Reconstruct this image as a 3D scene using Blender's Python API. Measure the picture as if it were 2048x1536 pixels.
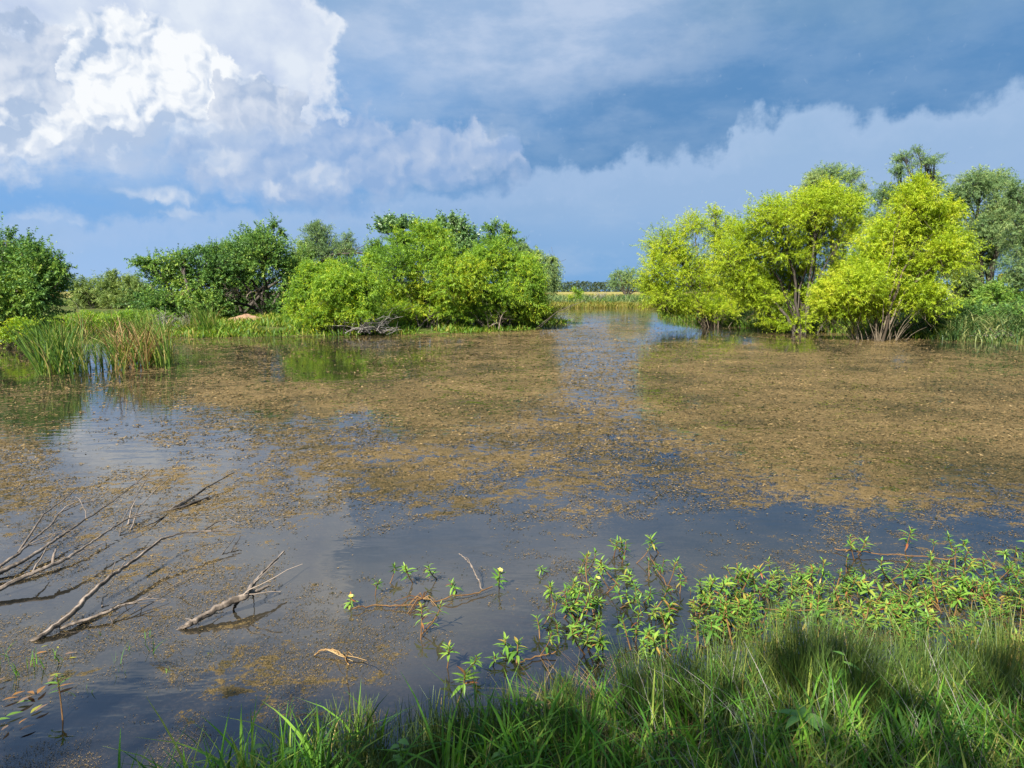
import bpy, math, random
import numpy as np
from mathutils import Vector

for o in list(bpy.data.objects):
    bpy.data.objects.remove(o)
scene = bpy.context.scene
C = scene.collection
R = math.radians
rng = np.random.default_rng(11)
random.seed(11)

# ------------------------------------------------------------------ camera
CAM_H, PITCH, FPX = 2.05, 7.5, 1409.0        # metres above the water, degrees down, focal length for a 2048 px wide frame
cam_data = bpy.data.cameras.new('camera')
cam = bpy.data.objects.new('camera', cam_data)
C.objects.link(cam)
cam.location = (0, 0, CAM_H)
cam.rotation_euler = (R(90 - PITCH), 0, 0)
cam_data.sensor_width = 36.0
cam_data.lens = 36.0 * FPX / 2048.0
cam_data.clip_start, cam_data.clip_end = 0.05, 5000
scene.camera = cam
CP, SP = math.cos(R(PITCH)), math.sin(R(PITCH))


def ray(px, py):
    """world direction through a point of the 2048x1536 photograph"""
    u, v = (px - 1024) / FPX, (768 - py) / FPX
    return np.array([u, CP + v * SP, v * CP - SP])


def p2w(px, py, z=0.0):
    d = ray(px, py)
    t = (z - CAM_H) / d[2]
    return np.array([d[0] * t, d[1] * t, z])


def pd(px, py, dist):
    """point on that ray at ground distance dist (metres along y)"""
    d = ray(px, py)
    t = dist / d[1]
    return np.array([d[0] * t, dist, CAM_H + d[2] * t])


def w2p(x, y, z=0.0):
    X, Y, Z = np.asarray(x, float), np.asarray(y, float), np.asarray(z, float) - CAM_H
    f = np.maximum(Y * CP - Z * SP, 1e-3)
    up = Y * SP + Z * CP
    return 1024 + FPX * X / f, 768 - FPX * up / f


def ang(px, py):
    d = ray(px, py)
    return math.degrees(math.atan2(d[0], d[1])), math.degrees(math.asin(d[2] / np.linalg.norm(d)))


# ------------------------------------------------------------------ exposure, sun, sky
EXPO = 1.08
scene.view_settings.view_transform = 'Standard'
scene.view_settings.look = 'None'
scene.view_settings.gamma = 1.0
scene.view_settings.use_curve_mapping = False
scene.view_settings.exposure = EXPO
scene.cycles.max_bounces = 8
scene.cycles.transparent_max_bounces = 8
scene.cycles.caustics_reflective = False
scene.cycles.caustics_refractive = False
scene.cycles.sample_clamp_indirect = 6.0

SUN_EL, SUN_AZ = 42.0, 212.0      # compass style: 0 = the way the camera looks, clockwise; 212 = behind, to the left
sdir = Vector((math.sin(R(SUN_AZ)) * math.cos(R(SUN_EL)), math.cos(R(SUN_AZ)) * math.cos(R(SUN_EL)), math.sin(R(SUN_EL))))
sun_data = bpy.data.lights.new('sun', 'SUN')
sun_data.energy, sun_data.angle, sun_data.color = 5.0, R(0.5), (1.0, 0.95, 0.86)
sun = bpy.data.objects.new('sun', sun_data)
C.objects.link(sun)
sun.rotation_euler = sdir.to_track_quat('Z', 'Y').to_euler()
sun.location = (-30, -50, 60)


def lin(r, g, b):
    f = lambda c: (c / 12.92 if c <= 0.04045 else ((c + 0.055) / 1.055) ** 2.4)
    return (f(r / 255), f(g / 255), f(b / 255))


world = bpy.data.worlds.new('World')
scene.world = world
world.use_nodes = True
NT = world.node_tree
NT.nodes.clear()
LK = NT.links.new


def sock(n, i, v):
    if v is None:
        return
    if isinstance(v, bpy.types.NodeSocket):
        LK(v, n.inputs[i])
    else:
        n.inputs[i].default_value = v


def m(op, a, b=None, c=None, clamp=False):
    n = NT.nodes.new('ShaderNodeMath')
    n.operation, n.use_clamp = op, clamp
    sock(n, 0, a); sock(n, 1, b); sock(n, 2, c)
    return n.outputs[0]


def ss(x, lo, hi):
    n = NT.nodes.new('ShaderNodeMapRange')
    n.interpolation_type = 'SMOOTHSTEP'
    sock(n, 0, x)
    n.inputs[1].default_value, n.inputs[2].default_value = lo, hi
    n.inputs[3].default_value, n.inputs[4].default_value = 0, 1
    return n.outputs[0]


def mixc(f, a, b):
    n = NT.nodes.new('ShaderNodeMix')
    n.data_type = 'RGBA'
    sock(n, 0, f)
    for i, v in ((6, a), (7, b)):
        if isinstance(v, bpy.types.NodeSocket):
            LK(v, n.inputs[i])
        else:
            n.inputs[i].default_value = (v[0], v[1], v[2], 1)
    return n.outputs[2]


def sky_rgb(r, g, b):
    k = 2 ** -EXPO
    return tuple(c * k for c in lin(r, g, b))


tc = NT.nodes.new('ShaderNodeTexCoord')
DIR = tc.outputs['Generated']
sx = NT.nodes.new('ShaderNodeSeparateXYZ')
LK(DIR, sx.inputs[0])
AZ = m('MULTIPLY', m('ARCTAN2', sx.outputs[0], sx.outputs[1]), 57.29578)      # degrees
EL = m('MULTIPLY', m('ARCSINE', sx.outputs[2]), 57.29578)


def vec(op, a, b):
    n = NT.nodes.new('ShaderNodeVectorMath')
    n.operation = op
    for i, v in ((0, a), (1, b)):
        if isinstance(v, bpy.types.NodeSocket):
            LK(v, n.inputs[i])
        else:
            n.inputs[i].default_value = v
    return n.outputs[0]


cxy = NT.nodes.new('ShaderNodeCombineXYZ')
LK(m('MULTIPLY', AZ, 0.0174533), cxy.inputs[0])
LK(m('MULTIPLY', EL, 0.0174533), cxy.inputs[1])
SKY2 = cxy.outputs[0]


def noise(scale, detail=5, rough=0.55, off=(0, 0, 0), stretch=(1, 1, 1), color=False):
    n = NT.nodes.new('ShaderNodeTexNoise')
    n.noise_dimensions = '2D'
    LK(vec('ADD', vec('MULTIPLY', SKY2, stretch), off), n.inputs['Vector'])
    n.inputs['Scale'].default_value = scale
    n.inputs['Detail'].default_value = detail
    n.inputs['Roughness'].default_value = rough
    return n.outputs[1 if color else 0]


def billow(scale, vin, off=(0, 0, 0), detail=2, rough=0.5):
    """domes that meet in creases, like the heads of a cumulus"""
    n = NT.nodes.new('ShaderNodeTexVoronoi')
    n.voronoi_dimensions = '2D'
    n.feature = 'F1'
    n.normalize = True
    LK(vec('ADD', vin, off), n.inputs['Vector'])
    n.inputs['Scale'].default_value = scale
    n.inputs['Detail'].default_value = detail
    n.inputs['Roughness'].default_value = rough
    return m('SUBTRACT', 1.0, n.outputs['Distance'])


A0, A1 = -60.0, 60.0
E0, E1 = -10.0, 40.0


def fcurve(x, pts, lo, hi, vlo, vhi):
    """piecewise curve through (x, value) pairs"""
    n = NT.nodes.new('ShaderNodeFloatCurve')
    cv = n.mapping.curves[0]
    n.mapping.use_clip = False
    pts = sorted(pts)
    P = [((a - lo) / (hi - lo), (v - vlo) / (vhi - vlo)) for a, v in pts]
    P = [(0.0, P[0][1])] + P + [(1.0, P[-1][1])]
    while len(cv.points) < len(P):
        cv.points.new(0.5, 0.5)
    for q, (a, v) in zip(cv.points, P):
        q.location = (a, v)
        q.handle_type = 'VECTOR'
    n.mapping.update()
    xin = m('DIVIDE', m('SUBTRACT', x, lo), hi - lo, clamp=True)
    LK(xin, n.inputs['Value'])
    return m('ADD', m('MULTIPLY', n.outputs[0], vhi - vlo), vlo)


def prof(pts):
    """elevation as a function of azimuth through photograph points"""
    return fcurve(AZ, [ang(*p) for p in pts], A0, A1, -30, 50)


def gauss(px, py, wx, wy):
    a, e = ang(px, py)
    k = 57.29578 / FPX
    dx = m('DIVIDE', m('SUBTRACT', AZH, a), wx * k)
    dy = m('DIVIDE', m('SUBTRACT', ELH, e), wy * k)
    r2 = m('ADD', m('MULTIPLY', dx, dx), m('MULTIPLY', dy, dy))
    return m('EXPONENT', m('MULTIPLY', r2, -1.0))


def below(profile, n, amp, w):
    """1 under the profile, with edges moved by the noise n"""
    d = m('ADD', m('SUBTRACT', profile, EL), m('MULTIPLY', m('SUBTRACT', n, 0.5), amp))
    return ss(d, -w, w)


def mul(*a):
    r = a[0]
    for b in a[1:]:
        r = m('MULTIPLY', r, b)
    return r


def sub1(a):
    return m('SUBTRACT', 1.0, a)


# clear sky between the clouds
nishita = NT.nodes.new('ShaderNodeTexSky')
nishita.sky_type = 'NISHITA'
nishita.sun_disc = False
nishita.sun_elevation = R(SUN_EL)
nishita.sun_rotation = R(SUN_AZ)
nishita.altitude, nishita.air_density, nishita.dust_density, nishita.ozone_density = 200, 1.0, 0.6, 2.0
clear = vec('MULTIPLY', nishita.outputs[0], (0.10, 0.10, 0.10))

n_big = noise(5.0, 4, 0.5, (3.1, 0.4, 0), (1, 1.6, 1))
n_mid = noise(14.0, 5, 0.55, (1.3, 8.2, 0), (1, 1.4, 1))
n_fine = noise(34.0, 5, 0.6, (5.5, 1.7, 0))
n_wisp = noise(8.0, 6, 0.58, (9.4, 2.6, 0), (1, 2.4, 1))
wc = noise(17.0, 5, 0.58, (7.3, 3.9, 0), color=True)
wsep = NT.nodes.new('ShaderNodeSeparateColor')
LK(wc, wsep.inputs[0])
WX, WY = m('SUBTRACT', wsep.outputs[0], 0.5), m('SUBTRACT', wsep.outputs[1], 0.5)
wv = vec('MULTIPLY', vec('SUBTRACT', wc, (0.5, 0.5, 0.5)), (0.05, 0.042, 0))
SKYW = vec('ADD', SKY2, wv)
AZ_TRUE, EL_TRUE = AZ, EL
L1, L2, L3 = (-0.020, 0.020, 0), (-0.008, 0.009, 0), (-0.0035, 0.004, 0)
b_big, b_big2 = billow(8.0, SKYW, (2.2, 5.1, 0)), billow(8.0, SKYW, (2.2 + L1[0], 5.1 + L1[1], 0))
b_sm, b_sm2 = billow(21.0, SKYW, (4.7, 1.1, 0)), billow(21.0, SKYW, (4.7 + L2[0], 1.1 + L2[1], 0))
b_ti, b_ti2 = billow(52.0, SKYW, (1.7, 6.1, 0), 1), billow(52.0, SKYW, (1.7 + L3[0], 6.1 + L3[1], 0), 1)
relief = m('MULTIPLY', m('SUBTRACT', b_big, b_big2), 3.4)          # > 0 on the sunward side of a billow
relief_s = m('MULTIPLY', m('SUBTRACT', b_sm, b_sm2), 3.4)
relief_t = m('MULTIPLY', m('SUBTRACT', b_ti, b_ti2), 3.0)
# outlines are looked up at positions pushed about by the same turbulence
AZ = m('ADD', m('ADD', AZ_TRUE, m('MULTIPLY', WX, 5.0)), m('MULTIPLY', m('SUBTRACT', n_fine, 0.5), 1.3))
EL = m('ADD', m('ADD', EL_TRUE, m('MULTIPLY', WY, 4.2)), m('MULTIPLY', m('SUBTRACT', b_ti, 0.6), 1.0))

AZH, ELH = m('ADD', m('MULTIPLY', AZ, 0.4), m('MULTIPLY', AZ_TRUE, 0.6)), m('ADD', m('MULTIPLY', EL, 0.4), m('MULTIPLY', EL_TRUE, 0.6))

# storm sheet: dull blue, paler where it thins
storm = mixc(ss(m('ADD', AZ, m('MULTIPLY', m('SUBTRACT', n_big, 0.5), 16)), -26, 12), sky_rgb(126, 175, 229), sky_rgb(95, 143, 193))
storm = mixc(m('MULTIPLY', ss(n_wisp, 0.35, 0.75), 0.32), storm, sky_rgb(150, 180, 214))
veil_top = ss(m('ADD', EL, mul(m('SUBTRACT', n_big, 0.5), 7.0)), 15.5, 23.0)
storm = mixc(m('MULTIPLY', veil_top, 0.5), storm, sky_rgb(140, 172, 200))
g_lav = m('ADD', gauss(900, 50, 330, 140), mul(gauss(1180, 20, 230, 110), 0.7), clamp=True)
g_lav = mul(g_lav, ss(m('ADD', n_wisp, m('MULTIPLY', g_lav, 0.6)), 0.3, 0.75))
storm = mixc(m('MULTIPLY', g_lav, 0.9), storm, mixc(ss(n_wisp, 0.3, 0.7), sky_rgb(156, 184, 220), sky_rgb(190, 207, 233)))

# above the frame on the left the cover opens to clear blue, as the near water mirrors it
open_up = mul(ss(m('ADD', EL, mul(m('SUBTRACT', n_big, 0.5), 10)), 23.0, 29.0), sub1(ss(AZ, -6, 26)))
col = mixc(open_up, storm, clear)

# low pale bank along the horizon
bank_top = prof([(-300, 420), (0, 432), (60, 428), (110, 424), (200, 437), (235, 455), (300, 455), (330, 424), (370, 417), (430, 432),
                 (500, 424), (600, 420), (700, 414), (800, 406), (900, 396), (1000, 380), (1080, 354), (1180, 347), (1300, 312),
                 (1400, 306), (1455, 292), (1480, 256), (1530, 236), (1580, 215), (1640, 222), (1690, 240), (1780, 238), (1830, 216),
                 (1900, 225), (1990, 205), (2048, 186), (2300, 150)])
bank = below(bank_top, m('ADD', m('MULTIPLY', n_fine, 0.5), m('MULTIPLY', b_ti, 0.5)), 1.6, 0.7)
bank_low = mixc(ss(AZ_TRUE, -22, 4), sky_rgb(174, 202, 238), sky_rgb(128, 175, 223))
bank_col = mixc(ss(EL_TRUE, 0.3, 8.0), bank_low, sky_rgb(160, 190, 226))
bank_col = mixc(m('MULTIPLY', ss(n_wisp, 0.45, 0.8), 0.45), bank_col, sky_rgb(172, 197, 228))
bank_col = mixc(mul(ss(EL, 7, 15), 0.5), bank_col, sky_rgb(168, 196, 224))
edge_glow = mul(bank, sub1(ss(m('SUBTRACT', bank_top, EL), 0.2, 2.4)), 0.22)
col = mixc(mul(bank, m('ADD', 0.62, m('MULTIPLY', ss(AZ_TRUE, -8, 8), 0.26))), col, bank_col)
col = mixc(edge_glow, col, sky_rgb(182, 203, 236))

# middle layer of grey lavender billows
mid_top = prof([(-60, 250), (150, 270), (300, 320), (350, 300), (420, 268), (480, 262), (560, 240), (620, 222), (690, 208), (720, 214),
                (760, 240), (830, 264), (900, 258), (960, 266), (1010, 292), (1075, 330), (1110, 420), (1200, 600)])
mid_bot = prof([(-60, 330), (150, 345), (240, 318), (330, 330), (430, 372), (520, 392), (640, 396), (760, 386), (900, 360), (1000, 345), (1100, 338)])
mid_a = mul(below(mid_top, m('ADD', m('MULTIPLY', b_big, 0.5), m('MULTIPLY', n_mid, 0.5)), 3.6, 0.5),
            sub1(below(mid_bot, n_mid, 3.5, 1.3)))
mid_l = m('ADD', m('ADD', 0.34, m('MULTIPLY', relief, 0.42)), m('ADD', m('MULTIPLY', relief_s, 0.4), m('MULTIPLY', m('SUBTRACT', n_mid, 0.5), 0.9)), clamp=True)
mid_col = mixc(mid_l, sky_rgb(148, 178, 220), sky_rgb(208, 218, 236))
col = mixc(mul(mid_a, 0.85, sub1(mul(ss(AZ, 0, 4), 0.6))), col, mid_col)

shelf = mul(gauss(40, 312, 260, 34), ss(m('ADD', n_wisp, 0.12), 0.35, 0.7), 0.85)
col = mixc(shelf, col, sky_rgb(190, 208, 234))
# small puffs under it
for (x, y, wx, wy, k) in ((312, 388, 70, 12, 0.75), (345, 398, 40, 9, 0.5), (548, 376, 26, 15, 0.7), (640, 352, 52, 30, 0.6), (432, 318, 52, 24, 0.75),
                          (100, 432, 70, 9, 0.35), (365, 424, 40, 8, 0.4), (980, 268, 60, 20, 0.35)):
    a_ = mul(ss(m('ADD', gauss(x, y, wx, wy), mul(m('SUBTRACT', b_ti, 0.62), 0.8)), 0.2, 0.9), k * 0.85)
    col = mixc(a_, col, mixc(m('ADD', 0.5, m('ADD', relief_s, mul(m('SUBTRACT', n_fine, 0.5), 1.2)), clamp=True), sky_rgb(176, 200, 232), sky_rgb(222, 230, 242)))

# the big cumulus: pale veil, bright towers, grey patches in front
right_edge = fcurve(EL, [(ang(x, y)[1], ang(x, y)[0]) for x, y in
                         ((600, -120), (640, 0), (684, 50), (668, 100), (642, 150), (650, 190), (648, 225), (600, 262))], E0, E1, -60, 60)
veil_d = m('ADD', m('SUBTRACT', right_edge, AZ), m('MULTIPLY', m('SUBTRACT', m('ADD', m('MULTIPLY', b_sm, 0.5), m('MULTIPLY', n_mid, 0.5)), 0.5), 6.5))
cum_bot = prof([(-300, 350), (0, 330), (100, 330), (200, 300), (300, 288), (380, 278), (450, 282), (600, 262), (660, 236), (800, 230)])
over_bot = sub1(below(cum_bot, m('ADD', m('MULTIPLY', b_big, 0.6), m('MULTIPLY', n_mid, 0.4)), 4.5, 1.9))
cap = sub1(ss(m('ADD', EL, mul(m('SUBTRACT', n_big, 0.5), 9)), 23.5, 28.0))
veil = mul(ss(veil_d, -0.7, 0.9), over_bot, cap)
veil_col = mixc(m('ADD', m('ADD', 0.5, m('MULTIPLY', relief, 0.5)), m('MULTIPLY', m('SUBTRACT', n_mid, 0.5), 1.6), clamp=True), sky_rgb(190, 206, 234), sky_rgb(226, 235, 247))
col = mixc(veil, col, veil_col)
rim = mul(veil, sub1(ss(veil_d, 0.3, 2.2)), 0.7)
col = mixc(rim, col, sky_rgb(236, 242, 250))

tow_top = prof([(-300, 40), (0, 70), (60, 34), (130, 44), (200, 22), (285, 8), (303, 44), (370, 60), (430, 96), (490, 150), (520, 160), (560, 172), (640, 262), (700, 420)])
tow = mul(below(tow_top, m('ADD', m('MULTIPLY', b_sm, 0.6), m('MULTIPLY', n_fine, 0.4)), 2.2, 0.4), over_bot)
bright = m('ADD', m('ADD', mul(gauss(290, 80, 260, 120), 0.26), mul(gauss(420, 160, 140, 100), 0.24)), m('ADD', mul(gauss(170, 190, 170, 70), 0.22), mul(gauss(40, 250, 130, 70), 0.24)))
dark = m('ADD', m('ADD', mul(gauss(95, 110, 60, 70), 0.3), mul(gauss(480, 225, 90, 42), 0.7)), m('ADD', mul(gauss(200, 292, 320, 62), 0.62), mul(gauss(215, 95, 30, 40), 0.2)))
lum = m('ADD', m('ADD', 0.46, m('SUBTRACT', bright, dark)), m('ADD', m('MULTIPLY', relief, 0.7), m('ADD', m('MULTIPLY', relief_s, 0.85), m('MULTIPLY', relief_t, 0.42))), clamp=True)
ramp = NT.nodes.new('ShaderNodeValToRGB')
for i, (p, c) in enumerate(((0.0, (178, 198, 226)), (0.35, (208, 220, 238)), (0.66, (231, 238, 248)), (1.0, (249, 252, 255)))):
    e = ramp.color_ramp.elements[i] if i < 2 else ramp.color_ramp.elements.new(p)
    e.position = p
    e.color = (*sky_rgb(*c), 1)
LK(lum, ramp.inputs[0])
col = mixc(tow, col, ramp.outputs[0])

# grey billow in front of the towers, and one at the left edge
for pts, bot, wb in (([(340, 420), (385, 250), (400, 205), (440, 168), (500, 172), (560, 182), (600, 200), (622, 214), (634, 255), (660, 420)],
                      [(340, 250), (480, 256), (640, 262)], 0.9),
                     ([(-200, 120), (20, 66), (40, 48), (75, 36), (100, 60), (130, 110), (150, 200), (170, 400)], [(-200, 190), (60, 190), (160, 215)], 1.4)):
    g_ = mul(below(prof(pts), m('ADD', m('MULTIPLY', b_sm, 0.7), m('MULTIPLY', n_fine, 0.3)), 3.0, 0.2), sub1(below(prof(bot), n_mid, 3.0, wb)))
    gl = m('ADD', 0.42, m('ADD', m('MULTIPLY', relief_s, 0.5), m('ADD', m('MULTIPLY', relief, 0.3), mul(m('SUBTRACT', n_mid, 0.5), 0.8))), clamp=True)
    col = mixc(m('MULTIPLY', g_, 0.8), col, mixc(gl, sky_rgb(166, 187, 218), sky_rgb(222, 229, 242)))

below_h = ss(EL_TRUE, -4, -0.5)
col = mixc(below_h, sky_rgb(96, 120, 120), col)
bg = NT.nodes.new('ShaderNodeBackground')
LK(col, bg.inputs[0])
bg.inputs[1].default_value = 1.0
wo = NT.nodes.new('ShaderNodeOutputWorld')
LK(bg.outputs[0], wo.inputs[0])
world.cycles.sampling_method = 'MANUAL'
world.cycles.sample_map_resolution = 512


# ------------------------------------------------------------------ mesh helpers
def tag(o, label=None, cat=None, group=None, kind=None):
    for k, v in (('label', label), ('category', cat), ('group', group), ('kind', kind)):
        if v:
            o[k] = v
    return o


def mesh_np(name, V, faces, mat=None, attrs=None, smooth=False):
    """faces: list of (n,k) index arrays; attrs: {name: per-vertex floats}"""
    me = bpy.data.meshes.new(name)
    V = np.ascontiguousarray(V, dtype=np.float32)
    me.vertices.add(len(V))
    me.vertices.foreach_set('co', V.ravel())
    faces = [np.asarray(f, dtype=np.int32) for f in faces if len(f)]
    loops = np.concatenate([f.ravel() for f in faces])
    tot = np.concatenate([np.full(len(f), f.shape[1], dtype=np.int32) for f in faces])
    start = np.concatenate([[0], np.cumsum(tot)[:-1]]).astype(np.int32)
    me.loops.add(len(loops))
    me.loops.foreach_set('vertex_index', loops)
    me.polygons.add(len(tot))
    me.polygons.foreach_set('loop_start', start)
    me.polygons.foreach_set('loop_total', tot)
    if smooth:
        me.polygons.foreach_set('use_smooth', np.ones(len(tot), dtype=bool))
    for k, a in (attrs or {}).items():
        at = me.attributes.new(k, 'FLOAT', 'POINT')
        at.data.foreach_set('value', np.asarray(a, dtype=np.float32).ravel())
    me.update(calc_edges=True)
    if mat:
        me.materials.append(mat)
    return me


def link(name, me, parent=None, loc=None):
    o = bpy.data.objects.new(name, me)
    C.objects.link(o)
    if parent is not None:
        o.parent = parent
    if loc is not None:
        o.location = loc
    return o


def empty(name, loc, label, cat, group=None, rz=0.0):
    o = bpy.data.objects.new(name, None)
    C.objects.link(o)
    o.location = loc
    o.rotation_euler = (0, 0, rz)
    o.empty_display_size = 0.2
    return tag(o, label, cat, group)


def hash2(ix, iy, seed):
    h = (ix.astype(np.int64) * 374761393 + iy.astype(np.int64) * 668265263 + seed * 1442695041) & 0x7fffffff
    h = ((h ^ (h >> 13)) * 1274126177) & 0x7fffffff
    return ((h ^ (h >> 16)) & 0xffff) / 65535.0


def vnoise(x, y, seed=0):
    x, y = np.asarray(x, float), np.asarray(y, float)
    ix, iy = np.floor(x), np.floor(y)
    fx, fy = x - ix, y - iy
    fx, fy = fx * fx * (3 - 2 * fx), fy * fy * (3 - 2 * fy)
    a, b = hash2(ix, iy, seed), hash2(ix + 1, iy, seed)
    c, d = hash2(ix, iy + 1, seed), hash2(ix + 1, iy + 1, seed)
    return (a * (1 - fx) + b * fx) * (1 - fy) + (c * (1 - fx) + d * fx) * fy


def fbm(x, y, seed=0, octv=4, gain=0.5):
    s, a, t = 0.0, 1.0, 0.0
    for k in range(octv):
        s = s + a * vnoise(x * 2 ** k + 13.7 * k, y * 2 ** k - 7.3 * k, seed + k)
        t += a
        a *= gain
    return s / t


def unit(v):
    return v / np.maximum(np.linalg.norm(v, axis=-1, keepdims=True), 1e-9)


def tube(P, rad, sides=5, cap=True):
    P = np.asarray(P, float)
    n = len(P)
    rad = np.broadcast_to(np.asarray(rad, float), (n,))
    T = unit(np.gradient(P, axis=0))
    ref = np.array([0.31, 0.17, 0.93]) if abs(T[0][2]) < 0.8 else np.array([0.9, 0.3, 0.1])
    U = unit(np.cross(T, ref))
    W = np.cross(T, U)
    ang_ = np.arange(sides) * 2 * np.pi / sides
    V = P[:, None] + rad[:, None, None] * (np.cos(ang_)[None, :, None] * U[:, None] + np.sin(ang_)[None, :, None] * W[:, None])
    V = V.reshape(-1, 3)
    i = np.arange(n - 1)[:, None] * sides
    j = np.arange(sides)[None]
    k = (j + 1) % sides
    F = np.stack([i + j, i + k, i + sides + k, i + sides + j], -1).reshape(-1, 4)
    return V, F


class Bag:
    """collects pieces into one mesh"""

    def __init__(self):
        self.V, self.F, self.n, self.A = [], {}, 0, []

    def add(self, V, F, tint=0.5):
        V, F = np.asarray(V, float), np.asarray(F)
        self.V.append(V)
        self.F.setdefault(F.shape[1], []).append(F + self.n)
        self.A.append(np.broadcast_to(np.asarray(tint, float), (len(V),)))
        self.n += len(V)

    def tube(self, P, rad, sides=5, tint=0.5):
        self.add(*tube(P, rad, sides), tint)

    def build(self, name, mat, parent=None, loc=None, smooth=False):
        V = np.concatenate(self.V)
        me = mesh_np(name, V, [np.concatenate(f) for f in self.F.values()], mat, {'tint': np.concatenate(self.A)}, smooth)
        return link(name, me, parent, loc)


# ------------------------------------------------------------------ materials
def new_mat(name):
    mt = bpy.data.materials.new(name)
    mt.use_nodes = True
    nt = mt.node_tree
    nt.nodes.clear()
    return mt, nt


def nodes(nt):
    def N(t, ins=None, **kw):
        n = nt.nodes.new(t)
        for k, v in kw.items():
            setattr(n, k, v)
        for i, v in (ins or {}).items():
            if isinstance(v, bpy.types.NodeSocket):
                nt.links.new(v, n.inputs[i])
            else:
                n.inputs[i].default_value = v
        return n
    return N


def ramp_node(N, fac, stops):
    n = N('ShaderNodeValToRGB', {0: fac})
    for i, (p, c) in enumerate(stops):
        e = n.color_ramp.elements[i] if i < 2 else n.color_ramp.elements.new(p)
        e.position, e.color = p, (*c, 1)
    return n.outputs[0]


def leaf_mat(name, stops, trans=0.35, rough=0.5, spec=0.3, scale=0.35):
    """leaf colour from each leaf's own tint and a slow variation from branch to branch"""
    mt, nt = new_mat(name)
    N = nodes(nt)
    at = N('ShaderNodeAttribute', attribute_name='tint')
    geo = N('ShaderNodeNewGeometry')
    ns = N('ShaderNodeTexNoise', {'Vector': geo.outputs['Position'], 'Scale': scale, 'Detail': 2.0})
    f = N('ShaderNodeMath', {0: at.outputs['Fac'], 1: ns.outputs[0]}, operation='ADD')
    f = N('ShaderNodeMath', {0: f.outputs[0], 1: 0.5}, operation='SUBTRACT')
    col = ramp_node(N, f.outputs[0], stops)
    p = N('ShaderNodeBsdfPrincipled', {'Base Color': col, 'Roughness': rough, 'Specular IOR Level': spec})
    hs = N('ShaderNodeHueSaturation', {'Hue': 0.485, 'Saturation': 1.1, 'Value': 1.15, 'Color': col})
    t = N('ShaderNodeBsdfTranslucent', {'Color': hs.outputs[0]})
    mx = N('ShaderNodeMixShader', {0: trans, 1: p.outputs[0], 2: t.outputs[0]})
    N('ShaderNodeOutputMaterial', {0: mx.outputs[0]})
    return mt


def bark_mat(name, a, b, scale=14.0, bump=0.5, stretch=(1, 1, 0.25)):
    mt, nt = new_mat(name)
    N = nodes(nt)
    tcn = N('ShaderNodeTexCoord')
    mp = N('ShaderNodeMapping', {0: tcn.outputs['Object'], 'Scale': stretch})
    ns = N('ShaderNodeTexNoise', {'Vector': mp.outputs[0], 'Scale': scale, 'Detail': 6.0, 'Roughness': 0.65})
    at = N('ShaderNodeAttribute', attribute_name='tint')
    f = N('ShaderNodeMath', {0: ns.outputs[0], 1: at.outputs['Fac']}, operation='ADD')
    f = N('ShaderNodeMath', {0: f.outputs[0], 1: 0.5}, operation='SUBTRACT')
    col = ramp_node(N, f.outputs[0], [(0.3, a), (0.7, b)])
    bp = N('ShaderNodeBump', {'Strength': bump, 'Distance': 0.02, 'Height': ns.outputs[0]})
    p = N('ShaderNodeBsdfPrincipled', {'Base Color': col, 'Roughness': 0.85, 'Specular IOR Level': 0.2, 'Normal': bp.outputs[0]})
    N('ShaderNodeOutputMaterial', {0: p.outputs[0]})
    return mt


# ------------------------------------------------------------------ the pond's outline, ground and water
SHORE = np.array([
    (-30, 3.0), (-12, 2.2), (-5.5, 1.7), (-2.6, 1.9), (-1.35, 2.55), (-0.9, 2.95), (0.0, 3.05), (0.75, 3.2), (1.3, 3.3), (2.2, 3.35), (3.2, 3.5),
    (5, 4.4), (8, 6.0), (13, 8.0), (20, 12), (24, 19), (20.5, 26.2), (18.6, 29.5), (17.6, 33), (15.0, 37), (13.6, 41), (13.0, 46), (12.5, 54), (13.2, 64),
    (17, 74), (24, 82), (30, 88), (24, 91.5), (14, 90), (8, 89), (4.5, 86), (1.5, 78), (1.0, 66), (1.6, 57), (3.9, 50.5), (3.2, 46), (1.6, 40.5),
    (0.3, 37.5), (-2.5, 35.3), (-5.4, 34.0), (-8.9, 32.9), (-13.9, 31.7), (-16.5, 32.6), (-18.6, 36.3), (-23, 37.2), (-25.0, 33), (-20.6, 27.5),
    (-21.0, 24), (-24, 18), (-29, 10)], float)


def shore_sd(x, y):
    """signed distance to the shoreline, positive on land"""
    x, y = np.asarray(x, float).ravel(), np.asarray(y, float).ravel()
    d = np.full(x.shape, 1e9)
    inside = np.zeros(x.shape, bool)
    n = len(SHORE)
    for i in range(n):
        ax, ay = SHORE[i]
        bx, by = SHORE[(i + 1) % n]
        ex, ey = bx - ax, by - ay
        t = np.clip(((x - ax) * ex + (y - ay) * ey) / (ex * ex + ey * ey), 0, 1)
        d = np.minimum(d, (x - ax - t * ex) ** 2 + (y - ay - t * ey) ** 2)
        c = (ay > y) != (by > y)
        inside ^= c & (x < ex * (y - ay) / (ey if ey else 1e-9) + ax)
    d = np.sqrt(d)
    return np.where(inside, -d, d)


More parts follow.
